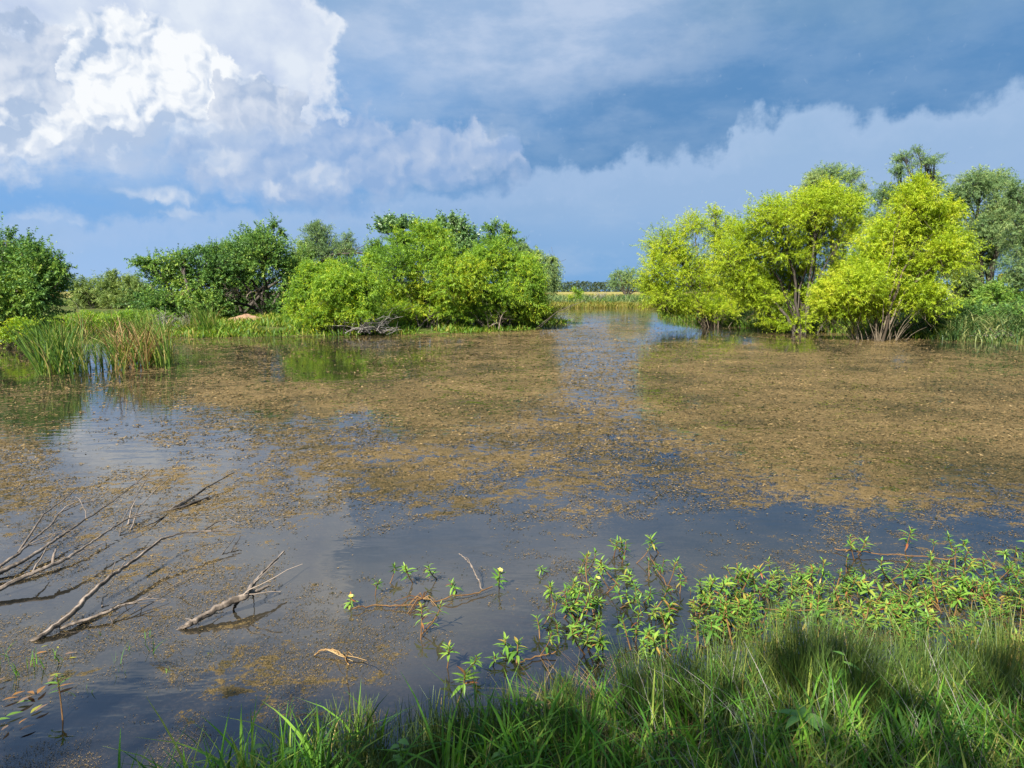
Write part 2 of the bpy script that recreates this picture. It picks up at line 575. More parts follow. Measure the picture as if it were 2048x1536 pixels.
def ground_z(x, y):
    x, y = np.asarray(x, float), np.asarray(y, float)
    sh = x.shape
    wob = (fbm(x * 0.8, y * 0.8, 3, 3) - 0.5)
    sd = shore_sd(x, y).reshape(sh) + wob * np.clip(y / 25, 0.15, 1.2)
    near = np.clip(1 - y / 14, 0, 1)
    hi = 0.28 * near + (1 - near) * np.where(y > 70, 1.05, 0.55)
    hi = hi + np.where((x > 12) & (y > 15) & (y < 70), 0.45, 0)
    run = 1.1 * near + (1 - near) * np.where(y > 70, 7.0, 6.0)
    out = hi * (1 - np.exp(-np.maximum(sd, 0) / run * 1.6))
    far = np.clip((y - 110) / 500, 0, 1) * 0.5
    bump_ = (fbm(x * 1.7, y * 1.7, 9, 3) - 0.5) * 0.08 * np.clip(sd, 0, 1)
    lake = -np.minimum(0.7, 0.22 * np.maximum(-sd, 0)) - 0.03
    return np.where(sd > 0, out + far + bump_, lake)


def axis(lim, a, n, c=0.0):
    t = np.linspace(-1, 1, n)
    return c + lim * np.sinh(a * t) / math.sinh(a)


def grid(xs, ys):
    X, Y = np.meshgrid(xs, ys)
    nx, ny = len(xs), len(ys)
    i = (np.arange(ny - 1)[:, None] * nx + np.arange(nx - 1)[None]).ravel()
    F = np.stack([i, i + 1, i + 1 + nx, i + nx], -1)
    return X, Y, F


gx = axis(1600, 6.4, 250)
gy = np.concatenate([np.linspace(-60, 0, 30)[:-1], 0.18 * (np.exp(np.linspace(0, 1, 230) ** 0.93 * math.log(1 + 2600 / 0.18 * 0.02)) - 1) / 0.02])
GX, GY, GF = grid(gx, gy)
GZ = ground_z(GX, GY)
GSD = shore_sd(GX, GY).reshape(GX.shape)
dry = np.clip((GY - 103) / 10, 0, 1) * np.clip(1.3 - np.abs(GX - 10) / 700, 0, 1)

soil, nt = new_mat('soil and short grass')
N = nodes(nt)
geo = N('ShaderNodeNewGeometry')
at = N('ShaderNodeAttribute', attribute_name='dry')
n1 = N('ShaderNodeTexNoise', {'Vector': geo.outputs['Position'], 'Scale': 0.6, 'Detail': 8.0, 'Roughness': 0.7})
n2 = N('ShaderNodeTexNoise', {'Vector': geo.outputs['Position'], 'Scale': 18.0, 'Detail': 5.0, 'Roughness': 0.7})
c1 = ramp_node(N, n1.outputs[0], [(0.35, (0.045, 0.07, 0.015)), (0.5, (0.09, 0.12, 0.025)), (0.68, (0.15, 0.12, 0.06))])
c2 = ramp_node(N, n1.outputs[0], [(0.3, (0.22, 0.20, 0.06)), (0.5, (0.36, 0.30, 0.09)), (0.7, (0.28, 0.27, 0.07))])
c3 = ramp_node(N, n2.outputs[0], [(0.35, (0.6, 0.6, 0.6)), (0.65, (1.2, 1.2, 1.2))])
mx = N('ShaderNodeMix', {0: at.outputs['Fac'], 6: c1, 7: c2}, data_type='RGBA')
mv = N('ShaderNodeMix', {0: 1.0, 6: mx.outputs[2], 7: c3}, data_type='RGBA', blend_type='MULTIPLY')
bp = N('ShaderNodeBump', {'Strength': 0.6, 'Distance': 0.03, 'Height': n2.outputs[0]})
pb = N('ShaderNodeBsdfPrincipled', {'Base Color': mv.outputs[2], 'Roughness': 0.95, 'Specular IOR Level': 0.1, 'Normal': bp.outputs[0]})
N('ShaderNodeOutputMaterial', {0: pb.outputs[0]})
ground = link('ground', mesh_np('ground', np.stack([GX, GY, GZ], -1).reshape(-1, 3), [GF], soil, {'dry': dry}, True))
tag(ground, 'low grassy banks around the pond and the dry yellow field beyond it', None, None, 'structure')

# how thickly the floating weed covers the water, from stations across the pond (photograph point, cover)
STN = [(0, 760, .35), (60, 800, .45), (40, 900, .6), (60, 980, .62), (180, 770, .5), (300, 760, .6), (330, 710, .5), (450, 700, .62), (600, 690, .5), (640, 722, .25), (650, 735, .3),
       (800, 690, .62), (800, 722, .55), (900, 680, .72), (500, 740, .66), (450, 790, .72), (620, 800, .8), (800, 800, .84), (950, 760, .86), (1000, 700, .8),
       (200, 820, .22), (270, 850, .3), (380, 830, .45), (330, 880, .5), (160, 900, .2), (290, 900, .16), (430, 890, .42), (520, 880, .5), (480, 915, .36), (600, 890, .62), (720, 860, .45),
       (200, 980, .42), (330, 960, .48), (450, 980, .5), (560, 960, .5), (640, 1000, .5), (720, 940, .62), (820, 960, .8), (900, 1000, .8), (980, 920, .85), (880, 860, .9),
       (120, 1050, .36), (260, 1060, .5), (380, 1040, .5), (480, 1030, .4), (580, 1030, .5), (600, 1055, .25), (700, 1050, .3), (820, 1040, .35), (650, 1090, .06), (780, 1110, .04), (560, 1120, .2), (900, 1070, .08), (1000, 1060, .12), (1100, 1020, .62), (1050, 1040, .4), (1000, 1010, .7),
       (1150, 690, .78), (1220, 690, .74), (1200, 740, .7), (1210, 800, .74), (1180, 640, .66), (1250, 640, .66), (1350, 650, .4), (1200, 620, .45), (1330, 625, .5), (1250, 660, .78), (1180, 665, .78), (1380, 668, .35),
       (1120, 780, .85), (1050, 840, .9), (1150, 860, .86), (1240, 900, .72), (1300, 880, .8), (1150, 950, .78), (1200, 1000, .6), (1330, 1000, .55), (1300, 960, .66),
       (1400, 690, .7), (1500, 710, .9), (1600, 720, .95), (1750, 712, .9), (1900, 712, .8), (2030, 715, .7), (1980, 690, .3), (1600, 690, .5), (1450, 672, .45), (1700, 700, .7), (1900, 690, .45), (1400, 760, .96), (1600, 780, .97), (1800, 780, .97), (2000, 790, .95),
       (1420, 850, .94), (1600, 860, .95), (1800, 870, .95), (2000, 880, .95), (1450, 930, .86), (1600, 950, .92), (1800, 950, .92), (2000, 950, .9),
       (1500, 1000, .74), (1700, 1000, .82), (1900, 1000, .82), (2040, 1010, .75), (1400, 1030, .3), (1550, 1040, .2), (1700, 1030, .55), (1850, 1050, .6), (1960, 1055, .35), (2048, 1080, .5), (1450, 1070, .14), (1350, 1060, .12), (1600, 1075, .18), (1680, 1060, .6), (1750, 1060, .35),
       (1400, 1120, .42), (1250, 1100, .2), (1550, 1100, .5), (1700, 1110, .4), (1900, 1120, .45), (2040, 1150, .5), (1150, 1150, .35), (1000, 1130, .14), (1080, 1180, .36), (860, 1180, .3), (700, 1150, .2), (760, 1200, .3),
       (300, 1130, .5), (200, 1120, .45), (90, 1140, .3), (380, 1120, .42), (450, 1140, .4), (500, 1100, .25), (130, 1200, .12), (60, 1210, .12), (260, 1200, .35), (330, 1180, .4), (420, 1180, .4), (250, 1260, .4), (60, 1260, .35), (350, 1290, .34), (450, 1280, .36), (560, 1200, .24), (560, 1260, .34), (650, 1270, .4),
       (700, 1320, .45), (800, 1300, .42), (520, 1340, .5), (420, 1360, .46), (600, 1330, .5), (120, 1330, .5), (30, 1380, .55), (180, 1400, .1), (120, 1440, .06), (250, 1330, .1), (300, 1420, .22), (400, 1430, .34), (260, 1480, .18), (60, 1520, .3), (340, 1500, .25), (950, 1250, .25), (1000, 1320, .2), (900, 1330, .2), (850, 1390, .15), (1150, 1300, .3), (1300, 1250, .3), (1500, 1220, .4), (1150, 1400, .2)]
STN = np.array([(a, b, min(0.97, c * ((1.35 if a < 780 and b < 1370 else 1.0) if b > 1060 else 1.35 if a < 850 and 770 < b < 1060 else 1.0))) for a, b, c in STN])


def cover(x, y):
    px, py = w2p(x, y)
    px, py = np.clip(px, -200, 2250), np.clip(py, 612, 1560)
    sx_ = 70.0
    num = np.zeros(px.shape)
    den = np.zeros(px.shape)
    for a, b, c in STN:
        sc = np.clip((b - 560) / 330, 0.25, 1.2)
        d2 = ((px - a) / (1.8 * sx_ * max(sc, 0.5))) ** 2 + ((py - b) / (0.75 * sx_ * sc)) ** 2
        w = 1.0 / (d2 * d2 + 0.02)
        num += w * c
        den += w
    return num / den


wx = axis(60, 3.4, 240)
wy = 1.2 + 0.16 * (np.exp(np.linspace(0, 1, 240) * math.log(1 + 96 / 0.16 * 0.03)) - 1) / 0.03
WXg, WYg, WF = grid(wx, wy)
WC = cover(WXg, WYg)
keep = shore_sd(WXg, WYg).reshape(WXg.shape) < 3.0
kf = keep.ravel()[WF].any(1)
cell = WF[kf]
used = np.unique(cell)
remap = np.zeros(WXg.size, int)
remap[used] = np.arange(len(used))
WV = np.stack([WXg, WYg, np.zeros_like(WXg)], -1).reshape(-1, 3)[used]

water_mat, nt = new_mat('pond water with weed film')
N = nodes(nt)
geo = N('ShaderNodeNewGeometry')
P = geo.outputs['Position']
cov = N('ShaderNodeAttribute', attribute_name='cover')


def mm(op, a, b=None, clamp=False):
    ins = {0: a}
    if b is not None:
        ins[1] = b
    return N('ShaderNodeMath', ins, operation=op, use_clamp=clamp).outputs[0]


def rng_node(x, lo, hi, a=0.0, b=1.0):
    return N('ShaderNodeMapRange', {0: x, 1: lo, 2: hi, 3: a, 4: b}, interpolation_type='SMOOTHSTEP').outputs[0]


warp = N('ShaderNodeTexNoise', {'Vector': P, 'Scale': 2.2, 'Detail': 3.0})
wv = N('ShaderNodeVectorMath', {0: warp.outputs[1], 1: (0.5, 0.5, 0.5)}, operation='SUBTRACT').outputs[0]
wv = N('ShaderNodeVectorMath', {0: wv, 1: (0.5, 0.5, 0.0)}, operation='MULTIPLY').outputs[0]
PW = N('ShaderNodeVectorMath', {0: P, 1: wv}, operation='ADD').outputs[0]
na = N('ShaderNodeTexNoise', {'Vector': PW, 'Scale': 1.1, 'Detail': 5.0, 'Roughness': 0.6}).outputs[0]
nb = N('ShaderNodeTexNoise', {'Vector': PW, 'Scale': 9.0, 'Detail': 6.0, 'Roughness': 0.68}).outputs[0]
nc = N('ShaderNodeTexNoise', {'Vector': P, 'Scale': 42.0, 'Detail': 4.0, 'Roughness': 0.7}).outputs[0]
nd = N('ShaderNodeTexNoise', {'Vector': PW, 'Scale': 5.5, 'Detail': 8.0, 'Roughness': 0.8}).outputs[0]
patt = mm('ADD', mm('MULTIPLY', na, 0.18), mm('ADD', mm('MULTIPLY', nd, 0.62), mm('MULTIPLY', nc, 0.20)))
thr = N('ShaderNodeMapRange', {0: cov.outputs['Fac'], 1: 0.0, 2: 1.0, 3: 0.64, 4: 0.441}).outputs[0]
film = rng_node(mm('SUBTRACT', patt, thr), -0.008, 0.022)
silt = N('ShaderNodeAttribute', attribute_name='silt').outputs['Fac']
dust = mm('MULTIPLY', rng_node(mm('ADD', mm('MULTIPLY', nd, 0.5), mm('MULTIPLY', nc, 0.5)), 0.46, 0.60), mm('ADD', 0.06, mm('MULTIPLY', cov.outputs['Fac'], 0.8), True))
clearw = ramp_node(N, na, [(0.3, (0.006, 0.007, 0.007)), (0.7, (0.016, 0.015, 0.012))])
silty = ramp_node(N, na, [(0.3, (0.040, 0.034, 0.024)), (0.7, (0.078, 0.066, 0.045))])
mud = N('ShaderNodeMix', {0: silt, 6: clearw, 7: silty}, data_type='RGBA').outputs[2]
murk = N('ShaderNodeMix', {0: dust, 6: mud, 7: (0.080, 0.060, 0.034, 1)}, data_type='RGBA').outputs[2]
n_hue = N('ShaderNodeTexNoise', {'Vector': P, 'Scale': 0.45, 'Detail': 4.0, 'Roughness': 0.65}).outputs[0]
weed = ramp_node(N, mm('ADD', mm('MULTIPLY', n_hue, 0.40), mm('ADD', mm('MULTIPLY', nb, 0.30), mm('MULTIPLY', nc, 0.30))), [(0.36, (0.026, 0.032, 0.008)), (0.43, (0.080, 0.062, 0.020)), (0.53, (0.205, 0.136, 0.048)), (0.63, (0.32, 0.22, 0.09))])
ripA = N('ShaderNodeTexNoise', {'Vector': N('ShaderNodeMapping', {0: P, 'Scale': (1.0, 2.2, 1.0)}).outputs[0], 'Scale': 2.6, 'Detail': 3.0, 'Roughness': 0.5}).outputs[0]
ripB = N('ShaderNodeTexNoise', {'Vector': P, 'Scale': 0.35, 'Detail': 2.0}).outputs[0]
bpw = N('ShaderNodeBump', {'Strength': mm('MULTIPLY', rng_node(ripB, 0.35, 0.7, 0.15, 1.0), 0.22), 'Distance': 0.03, 'Height': ripA}).outputs[0]
bpf = N('ShaderNodeBump', {'Strength': 1.0, 'Distance': 0.04, 'Height': mm('ADD', nb, nc), 'Normal': bpw}).outputs[0]
wat = N('ShaderNodeBsdfPrincipled', {'Base Color': murk, 'Roughness': 0.03, 'IOR': 2.0, 'Specular IOR Level': 0.5, 'Normal': bpw})
wee = N('ShaderNodeBsdfPrincipled', {'Base Color': weed, 'Roughness': 0.75, 'Specular IOR Level': 0.25, 'Normal': bpf})
mxs = N('ShaderNodeMixShader', {0: film, 1: wat.outputs[0], 2: wee.outputs[0]})
N('ShaderNodeOutputMaterial', {0: mxs.outputs[0]})
wpx, wpy = w2p(WV[:, 0], WV[:, 1])
SILT = sum(k_ * np.exp(-((wpx - a_) / wx_) ** 2 - ((wpy - b_) / wy_) ** 2) for a_, b_, wx_, wy_, k_ in
           ((760, 1240, 260, 90, 1.0), (1000, 1160, 300, 60, 0.5), (420, 1150, 200, 80, 0.35), (1500, 1120, 500, 60, 0.35), (650, 1340, 200, 50, 0.5)))
water = link('water', mesh_np('water', WV, [remap[cell]], water_mat, {'cover': WC.ravel()[used], 'silt': np.clip(SILT, 0, 1)}))
tag(water, 'still murky pond water mirroring the sky, with a brown film of weed', None, None, 'structure')

# crumpled flecks of floating weed
weed_mat, nt = new_mat('floating weed')
N = nodes(nt)
at = N('ShaderNodeAttribute', attribute_name='tint')
geo = N('ShaderNodeNewGeometry')
n_h = N('ShaderNodeTexNoise', {'Vector': geo.outputs['Position'], 'Scale': 0.45, 'Detail': 4.0, 'Roughness': 0.65}).outputs[0]
f = N('ShaderNodeMath', {0: at.outputs['Fac'], 1: n_h}, operation='ADD')
f = N('ShaderNodeMath', {0: f.outputs[0], 1: 0.5}, operation='SUBTRACT')
col_ = ramp_node(N, f.outputs[0], [(0.10, (0.018, 0.022, 0.006)), (0.3, (0.060, 0.045, 0.017)), (0.55, (0.185, 0.124, 0.047)), (0.85, (0.265, 0.185, 0.082))])
pb = N('ShaderNodeBsdfPrincipled', {'Base Color': col_, 'Roughness': 0.8, 'Specular IOR Level': 0.2})
N('ShaderNodeOutputMaterial', {0: pb.outputs[0]})


def flecks(n_try):
    """folded scraps, spread evenly over the view's depth: nearer ones are smaller and closer together"""
    px = rng.uniform(-260, 2310, n_try)
    py = 632 + (1560 - 632) * rng.random(n_try) ** 1.05
    v = (768 - py) / FPX
    t = CAM_H / -(v * CP - SP)
    x, y = (px - 1024) / FPX * t, t * (CP + v * SP)
    c = cover(x, y)
    sd = shore_sd(x, y)
    nz = fbm(x * 0.9, y * 0.9, 21, 4, 0.6)
    nz2 = fbm(x * 4.5, y * 4.5, 31, 4, 0.65)
    keep = (sd < -0.03) & (0.42 * nz + 0.58 * nz2 + rng.normal(0, 0.055, n_try) < 0.255 + 0.40 * c ** 0.9)
    x, y, t = x[keep], y[keep], t[keep]
    n = len(x)
    size = 0.00165 * t * np.clip((t / 9) ** 0.7, 0.5, 1) * np.clip((14 / t) ** 0.45, 0.5, 1) * np.clip(rng.lognormal(-0.25, 0.5, n), 0.2, 1.9)
    rot = rng.normal(0.35, 0.9, n)
    asp = rng.uniform(0.18, 0.75, n)
    a = np.array([0, 1.57, 3.14, 4.71])
    rad = rng.uniform(0.5, 1.25, (n, 4))
    lx, ly = np.cos(a)[None] * rad, np.sin(a)[None] * rad * asp[:, None]
    hgt = np.minimum(size * rng.uniform(0.05, 1.3, n) * np.clip(t / 9, 0.5, 1), 0.05)
    V = np.zeros((n, 4, 3))
    V[:, :, 0] = x[:, None] + (lx * np.cos(rot)[:, None] - ly * np.sin(rot)[:, None]) * size[:, None]
    V[:, :, 1] = y[:, None] + (lx * np.sin(rot)[:, None] + ly * np.cos(rot)[:, None]) * size[:, None]
    V[:, :, 2] = 0.003 + hgt[:, None] * rng.uniform(0, 1, (n, 4)) * np.array([0.7, 0.35, 0.7, 0.35])
    i = np.arange(n) * 4
    F = np.stack([i, i + 1, i + 2, i, i + 2, i + 3], -1).reshape(-1, 3)
    tint = np.repeat(np.clip(rng.normal(0.44, 0.26, n), 0, 1), 4)
    return V.reshape(-1, 3), F, tint


fv, ff, ft = flecks(930000)
o = link('floating_algae', mesh_np('floating_algae', fv, [ff], weed_mat, {'tint': ft}))
tag(o, 'brown flecks and mats of algae floating all over the pond', 'algae', None, 'stuff')


# ------------------------------------------------------------------ trees and shrubs
BARK_D = bark_mat('dark bark', (0.035, 0.028, 0.022), (0.13, 0.11, 0.09))
BARK_W = bark_mat('willow bark', (0.06, 0.045, 0.03), (0.20, 0.16, 0.11))
DEADWOOD = bark_mat('weathered dead wood', (0.075, 0.06, 0.047), (0.32, 0.255, 0.20), 9.0, 0.6)
GREYWOOD = bark_mat('grey dead twigs', (0.13, 0.115, 0.10), (0.33, 0.30, 0.27), 9.0, 0.4)
L_YEL = leaf_mat('yellow willow leaves', [(0.15, (0.15, 0.24, 0.018)), (0.42, (0.32, 0.45, 0.022)), (0.62, (0.44, 0.56, 0.032)), (0.85, (0.58, 0.60, 0.05))], 0.42, scale=0.8)
L_BRI = leaf_mat('bright willow leaves', [(0.2, (0.109, 0.223, 0.030)), (0.45, (0.217, 0.380, 0.039)), (0.65, (0.343, 0.500, 0.042)), (0.85, (0.543, 0.570, 0.042))], 0.40)
L_MID = leaf_mat('mid green leaves', [(0.2, (0.072, 0.154, 0.029)), (0.45, (0.143, 0.276, 0.044)), (0.65, (0.224, 0.367, 0.058)), (0.85, (0.347, 0.449, 0.072))], 0.35)
L_DRK = leaf_mat('dark green leaves', [(0.2, (0.052, 0.120, 0.034)), (0.45, (0.105, 0.221, 0.047)), (0.65, (0.183, 0.326, 0.057)), (0.85, (0.364, 0.468, 0.082))], 0.30)
L_MSQ = leaf_mat('grey green feathery leaves', [(0.2, (0.090, 0.168, 0.067)), (0.45, (0.168, 0.269, 0.101)), (0.65, (0.258, 0.370, 0.123)), (0.85, (0.381, 0.448, 0.146))], 0.35)
L_OLV = leaf_mat('olive leaves', [(0.2, (0.099, 0.165, 0.045)), (0.5, (0.197, 0.285, 0.072)), (0.8, (0.340, 0.417, 0.108))], 0.35)
L_CTW = leaf_mat('glossy broad leaves', [(0.2, (0.067, 0.154, 0.048)), (0.5, (0.144, 0.269, 0.077)), (0.8, (0.288, 0.403, 0.154))], 0.28, 0.32, 0.5)

SPECIES = {   # leaf mat, leaf length, leaf width, leaves per spray, spray length, droop, outward, up
    'yellow': (L_YEL, 0.115, 0.021, 26, 0.75, 0.25, 0.9, 0.55),
    'bright': (L_BRI, 0.112, 0.023, 25, 0.70, 0.30, 0.9, 0.45),
    'mid': (L_MID, 0.110, 0.040, 20, 0.60, 0.15, 0.9, 0.45),
    'dark': (L_DRK, 0.100, 0.045, 20, 0.60, 0.12, 1.0, 0.35),
    'mesquite': (L_MSQ, 0.120, 0.020, 26, 0.70, 0.35, 0.8, 0.35),
    'olive': (L_OLV, 0.150, 0.030, 24, 0.80, 0.25, 0.8, 0.45),
    'cottonwood': (L_CTW, 0.110, 0.085, 16, 0.70, 0.10, 0.7, 0.70),
    'droop': (L_MSQ, 0.140, 0.024, 26, 0.95, 0.85, 0.9, 0.20),
}


def rand_unit(n):
    return unit(rng.normal(size=(n, 3)))


def bez(a, b, lift, jit, n=7):
    """a limb from a to b that starts steeply and then leans over"""
    a, b = np.asarray(a, float), np.asarray(b, float)
    d = b - a
    c = a + d * np.array([0.32, 0.32, 0.62]) + np.array([0, 0, lift]) + rng.normal(0, jit, 3) * np.linalg.norm(d)
    t = np.linspace(0, 1, n)[:, None]
    P = (1 - t) ** 2 * a + 2 * t * (1 - t) * c + t * t * b
    P[1:-1] += rng.normal(0, 0.012, (n - 2, 3)) * np.linalg.norm(d)
    return P


def leaves_from_sprays(o, a, L, sp, dens=1.0, size=1.0):
    mat, ll, lw, nl, _, droop, _, _ = sp
    nl = max(4, int(nl * dens))
    S = len(o)
    s = np.tile((np.arange(nl) + 0.5) / nl, (S, 1)) * rng.uniform(0.9, 1.1, (S, nl))
    s = s.ravel()
    A, O, LL = np.repeat(a, nl, 0), np.repeat(o, nl, 0), np.repeat(L, nl)
    P = O + A * (LL * s)[:, None]
    P[:, 2] -= droop * LL * s * s
    n = len(P)
    T = A.copy()
    T[:, 2] -= 2 * droop * s
    T = unit(T)
    perp = unit(np.cross(T, rand_unit(n)))
    D = unit(T * rng.uniform(0.3, 0.9, n)[:, None] + perp * 0.85 + np.array([0, 0, -0.25]) * droop)
    Wd = unit(np.cross(D, rand_unit(n)))
    l_ = 1.15 * ll * size * rng.uniform(0.65, 1.3, n)[:, None]
    w_ = 1.45 * lw * size * rng.uniform(0.7, 1.25, n)[:, None]
    V = np.stack([P + Wd * w_ * 0.5, P + D * l_ - np.array([0, 0, 0.15]) * l_, P + D * l_ * 0.2 - Wd * w_ * 0.5], 1)
    F = np.arange(n * 3).reshape(-1, 3)
    tint = np.clip(np.repeat(rng.normal(0.5, 0.10, S), nl) + rng.normal(0, 0.10, n) + 0.10 * (s - 0.5), 0, 1)
    return V.reshape(-1, 3), F, np.repeat(tint, 3)


def lobe_w(lobe, d):
    px, py, rx, ry = lobe[:4]
    dd = lobe[4] if len(lobe) > 4 else 0.0
    c = pd(px, py, d + dd)
    s = d / FPX
    return c, np.array([rx * s, 0.75 * (rx + ry) * 0.5 * s + 0.25 * rx * s, ry * s])


def tree(name, label, cat, d, base, lobes, species, sprays, group=None, trunk=0.12, stems=3, spread=0.25, fill=0.4, dens=1.0, size=1.0,
         clump=0.42, world_lobes=False, low_open=0.0, bark=None, shoots=0.2):
    sp = SPECIES[species]
    if world_lobes:
        b = np.asarray(base, float)
        W = [(np.asarray(l[0], float), np.asarray(l[1], float)) for l in lobes]
    else:
        b = pd(base[0], base[1], d)
        b[2] = float(ground_z(np.array([b[0]]), np.array([b[1]]))[0])
        b[2] = max(b[2], -0.25)
        W = [lobe_w(l, d) for l in lobes]
        if species == 'yellow' and len(W) > 6:
            W = [(c, r * np.array([1.14, 1.1, 1.1])) for c, r in W]
    if not world_lobes and len(W) > 1:     # lobes sit nearer and farther, not on one sheet
        for k, (c, r) in enumerate(W):
            if len(lobes[k]) < 5:
                c[1] += rng.uniform(-0.55, 0.55) * r[0]
    root = empty(name, b, label, cat, group)
    vol = np.array([(r[0] * r[1] * r[2]) ** (2 / 3) for c, r in W])
    ns = np.maximum(8, ((1.3 if species in ('yellow', 'bright') else 1.2) * sprays * vol / vol.sum()).astype(int))
    wood, O, A, Ls = Bag(), [], [], []
    bases = [b + np.array([rng.normal(0, spread), rng.normal(0, spread * 0.7), -0.05]) for _ in range(stems)]
    for (c, r), n in zip(W, ns):
        st = bases[int(rng.integers(stems))]
        reach = np.linalg.norm(c - st)
        rb = trunk * (0.55 + 0.45 * rng.random()) * (0.6 if stems > 5 else 1.0) * min(1.0, max(0.25, r[0]))
        limb = bez(st, c, 0.10 * reach, 0.05, 9)
        wood.tube(limb, np.linspace(rb, rb * 0.35, 9), 6, rng.uniform(0.3, 0.7))
        m_ = max(5, int(n / 9))
        u = rand_unit(m_)
        u[:, 2] = np.where(u[:, 2] < -0.55, -u[:, 2], u[:, 2])
        q = c + u * r * rng.uniform(1 - 0.55, 1.0, (m_, 1))
        for k in range(m_):
            if k % 2 == 0 or m_ < 12:
                a_ = limb[int(rng.integers(5, 9))]
                wood.tube(bez(a_, q[k], 0.0, 0.08, 4), np.linspace(rb * 0.3, rb * 0.08, 4), 3, rng.uniform(0.3, 0.7))
        pick = rng.integers(0, m_, n)
        off = rand_unit(n) * (rng.random((n, 1)) ** 0.5)
        pos = q[pick] + off * r * clump * rng.uniform(0.5, 1.5, (n, 1))
        inner = rng.random(n) < fill
        pos = np.where(inner[:, None], c + rand_unit(n) * r * (rng.random((n, 1)) ** 0.4) * 0.85, pos)
        out = unit((pos - c) / r)
        ax = unit(out * sp[6] + np.array([0, 0, sp[7]]) + rand_unit(n) * 0.55)
        ln = sp[4] * rng.uniform(0.6, 1.2, n) * size ** 0.5
        sh = rng.random(n) < shoots
        ln = np.where(sh & (out[:, 2] > -0.1), ln * rng.uniform(1.3, 2.3, n), ln)
        O.append(pos - ax * ln[:, None] * 0.5); A.append(ax); Ls.append(ln)
    O, A, Ls = np.concatenate(O), np.concatenate(A), np.concatenate(Ls)
    ok = O[:, 2] > b[2] + 0.12 + low_open * rng.random(len(O))
    if ok.any():
        O, A, Ls = O[ok], A[ok], Ls[ok]
    V, F, tint = leaves_from_sprays(O, A, Ls, sp, dens, size)
    # thin twigs, one three sided sliver each
    sel = rng.random(len(O)) < 0.6
    o_, a_, l_ = O[sel], A[sel], Ls[sel]
    sdv = unit(np.cross(a_, rand_unit(len(a_)))) * 0.007
    tip = o_ + a_ * l_[:, None] * 0.8
    tip[:, 2] -= sp[5] * l_ * 0.64
    inn = o_ - a_ * l_[:, None] * 0.5
    TV = np.stack([inn - sdv, inn + sdv, tip], 1).reshape(-1, 3)
    wood.add(TV, np.arange(len(TV)).reshape(-1, 3), 0.45)
    if stems > 5:       # bare shoots round the foot of a many stemmed shrub
        for k in range(stems * 2):
            a0 = b + np.array([rng.normal(0, spread * 1.3), rng.normal(0, spread), -0.1])
            h = rng.uniform(0.8, 1.9)
            e = a0 + np.array([(a0[0] - b[0]) * 1.6 + rng.normal(0, 0.25), rng.normal(0, 0.3), h])
            wood.tube(bez(a0, e, 0.05, 0.05, 5), np.linspace(0.022, 0.006, 5), 4, rng.uniform(0.2, 0.8))
    tr = wood.build('trunk', bark or BARK_D, root)
    tr.location = -b
    me = mesh_np('crown', V - b, [F], sp[0], {'tint': tint})
    link('crown', me, root)
    return root


GL, GR = 'trees and shrubs along the left bank', 'trees and shrubs along the right bank'
# ---- right bank: three yellow willows in the water, mesquites behind
tree('willow_shrub', 'yellow green willow standing in the water nearest the gap of sky between the banks', 'willow', 41.5, (1425, 652),
     [(1340, 492, 48, 38), (1312, 540, 34, 42), (1370, 540, 55, 50), (1425, 555, 50, 50), (1330, 592, 42, 30), (1440, 470, 35, 32), (1388, 452, 32, 24),
      (1462, 598, 38, 28), (1392, 605, 46, 22), (1428, 428, 16, 14), (1300, 575, 18, 26), (1440, 622, 40, 20), (1352, 618, 36, 16), (1480, 560, 30, 40)], 'yellow', 3300, GR, 0.11, 14, 0.42, low_open=0.5, bark=BARK_W)
tree('willow_tree', 'broad yellow green willow with a dark hollow under its crown, between two smaller willows', 'willow', 34.5, (1592, 668),
     [(1540, 440, 55, 40), (1612, 420, 62, 40), (1662, 400, 45, 34), (1695, 412, 30, 34), (1502, 480, 48, 42), (1560, 500, 50, 38), (1645, 478, 55, 40), (1488, 560, 40, 40),
      (1530, 598, 40, 34), (1460, 520, 36, 38), (1598, 642, 34, 24), (1555, 640, 36, 22), (1702, 462, 26, 36), (1655, 374, 20, 14), (1690, 540, 40, 40, 0.8), (1600, 540, 50, 36, 1.3), (1560, 570, 34, 34, 1.3), (1640, 600, 36, 34, 1.0), (1610, 590, 30, 24, 1.8), (1522, 540, 40, 36, 1.0), (1516, 585, 36, 32, 0.6)],
     'yellow', 5200, GR, 0.17, 9, 0.45, low_open=0.3, bark=BARK_D)
tree('willow_shrub', 'nearest and brightest yellow willow bush with a fan of bare stems in the water', 'willow', 30.0, (1750, 681),
     [(1828, 412, 38, 44), (1800, 470, 55, 46), (1868, 452, 52, 42), (1882, 512, 46, 46), (1900, 432, 30, 24), (1762, 522, 52, 44), (1702, 572, 52, 42), (1822, 558, 55, 50),
      (1660, 592, 38, 34), (1720, 612, 52, 28), (1848, 600, 42, 34), (1782, 598, 46, 36), (1668, 620, 34, 20), (1835, 372, 18, 20)],
     'yellow', 5200, GR, 0.085, 20, 0.5, low_open=0.7, bark=BARK_W, dens=1.1)
tree('mesquite_tree', 'grey green mesquite top showing behind the broad yellow willow', 'mesquite', 47, (1660, 640),
     [(1662, 346, 40, 20), (1622, 362, 26, 14), (1702, 352, 22, 16), (1650, 374, 44, 14), (1728, 374, 12, 9), (1690, 400, 40, 25)], 'mesquite', 900, GR, 0.18, 2, 0.2)
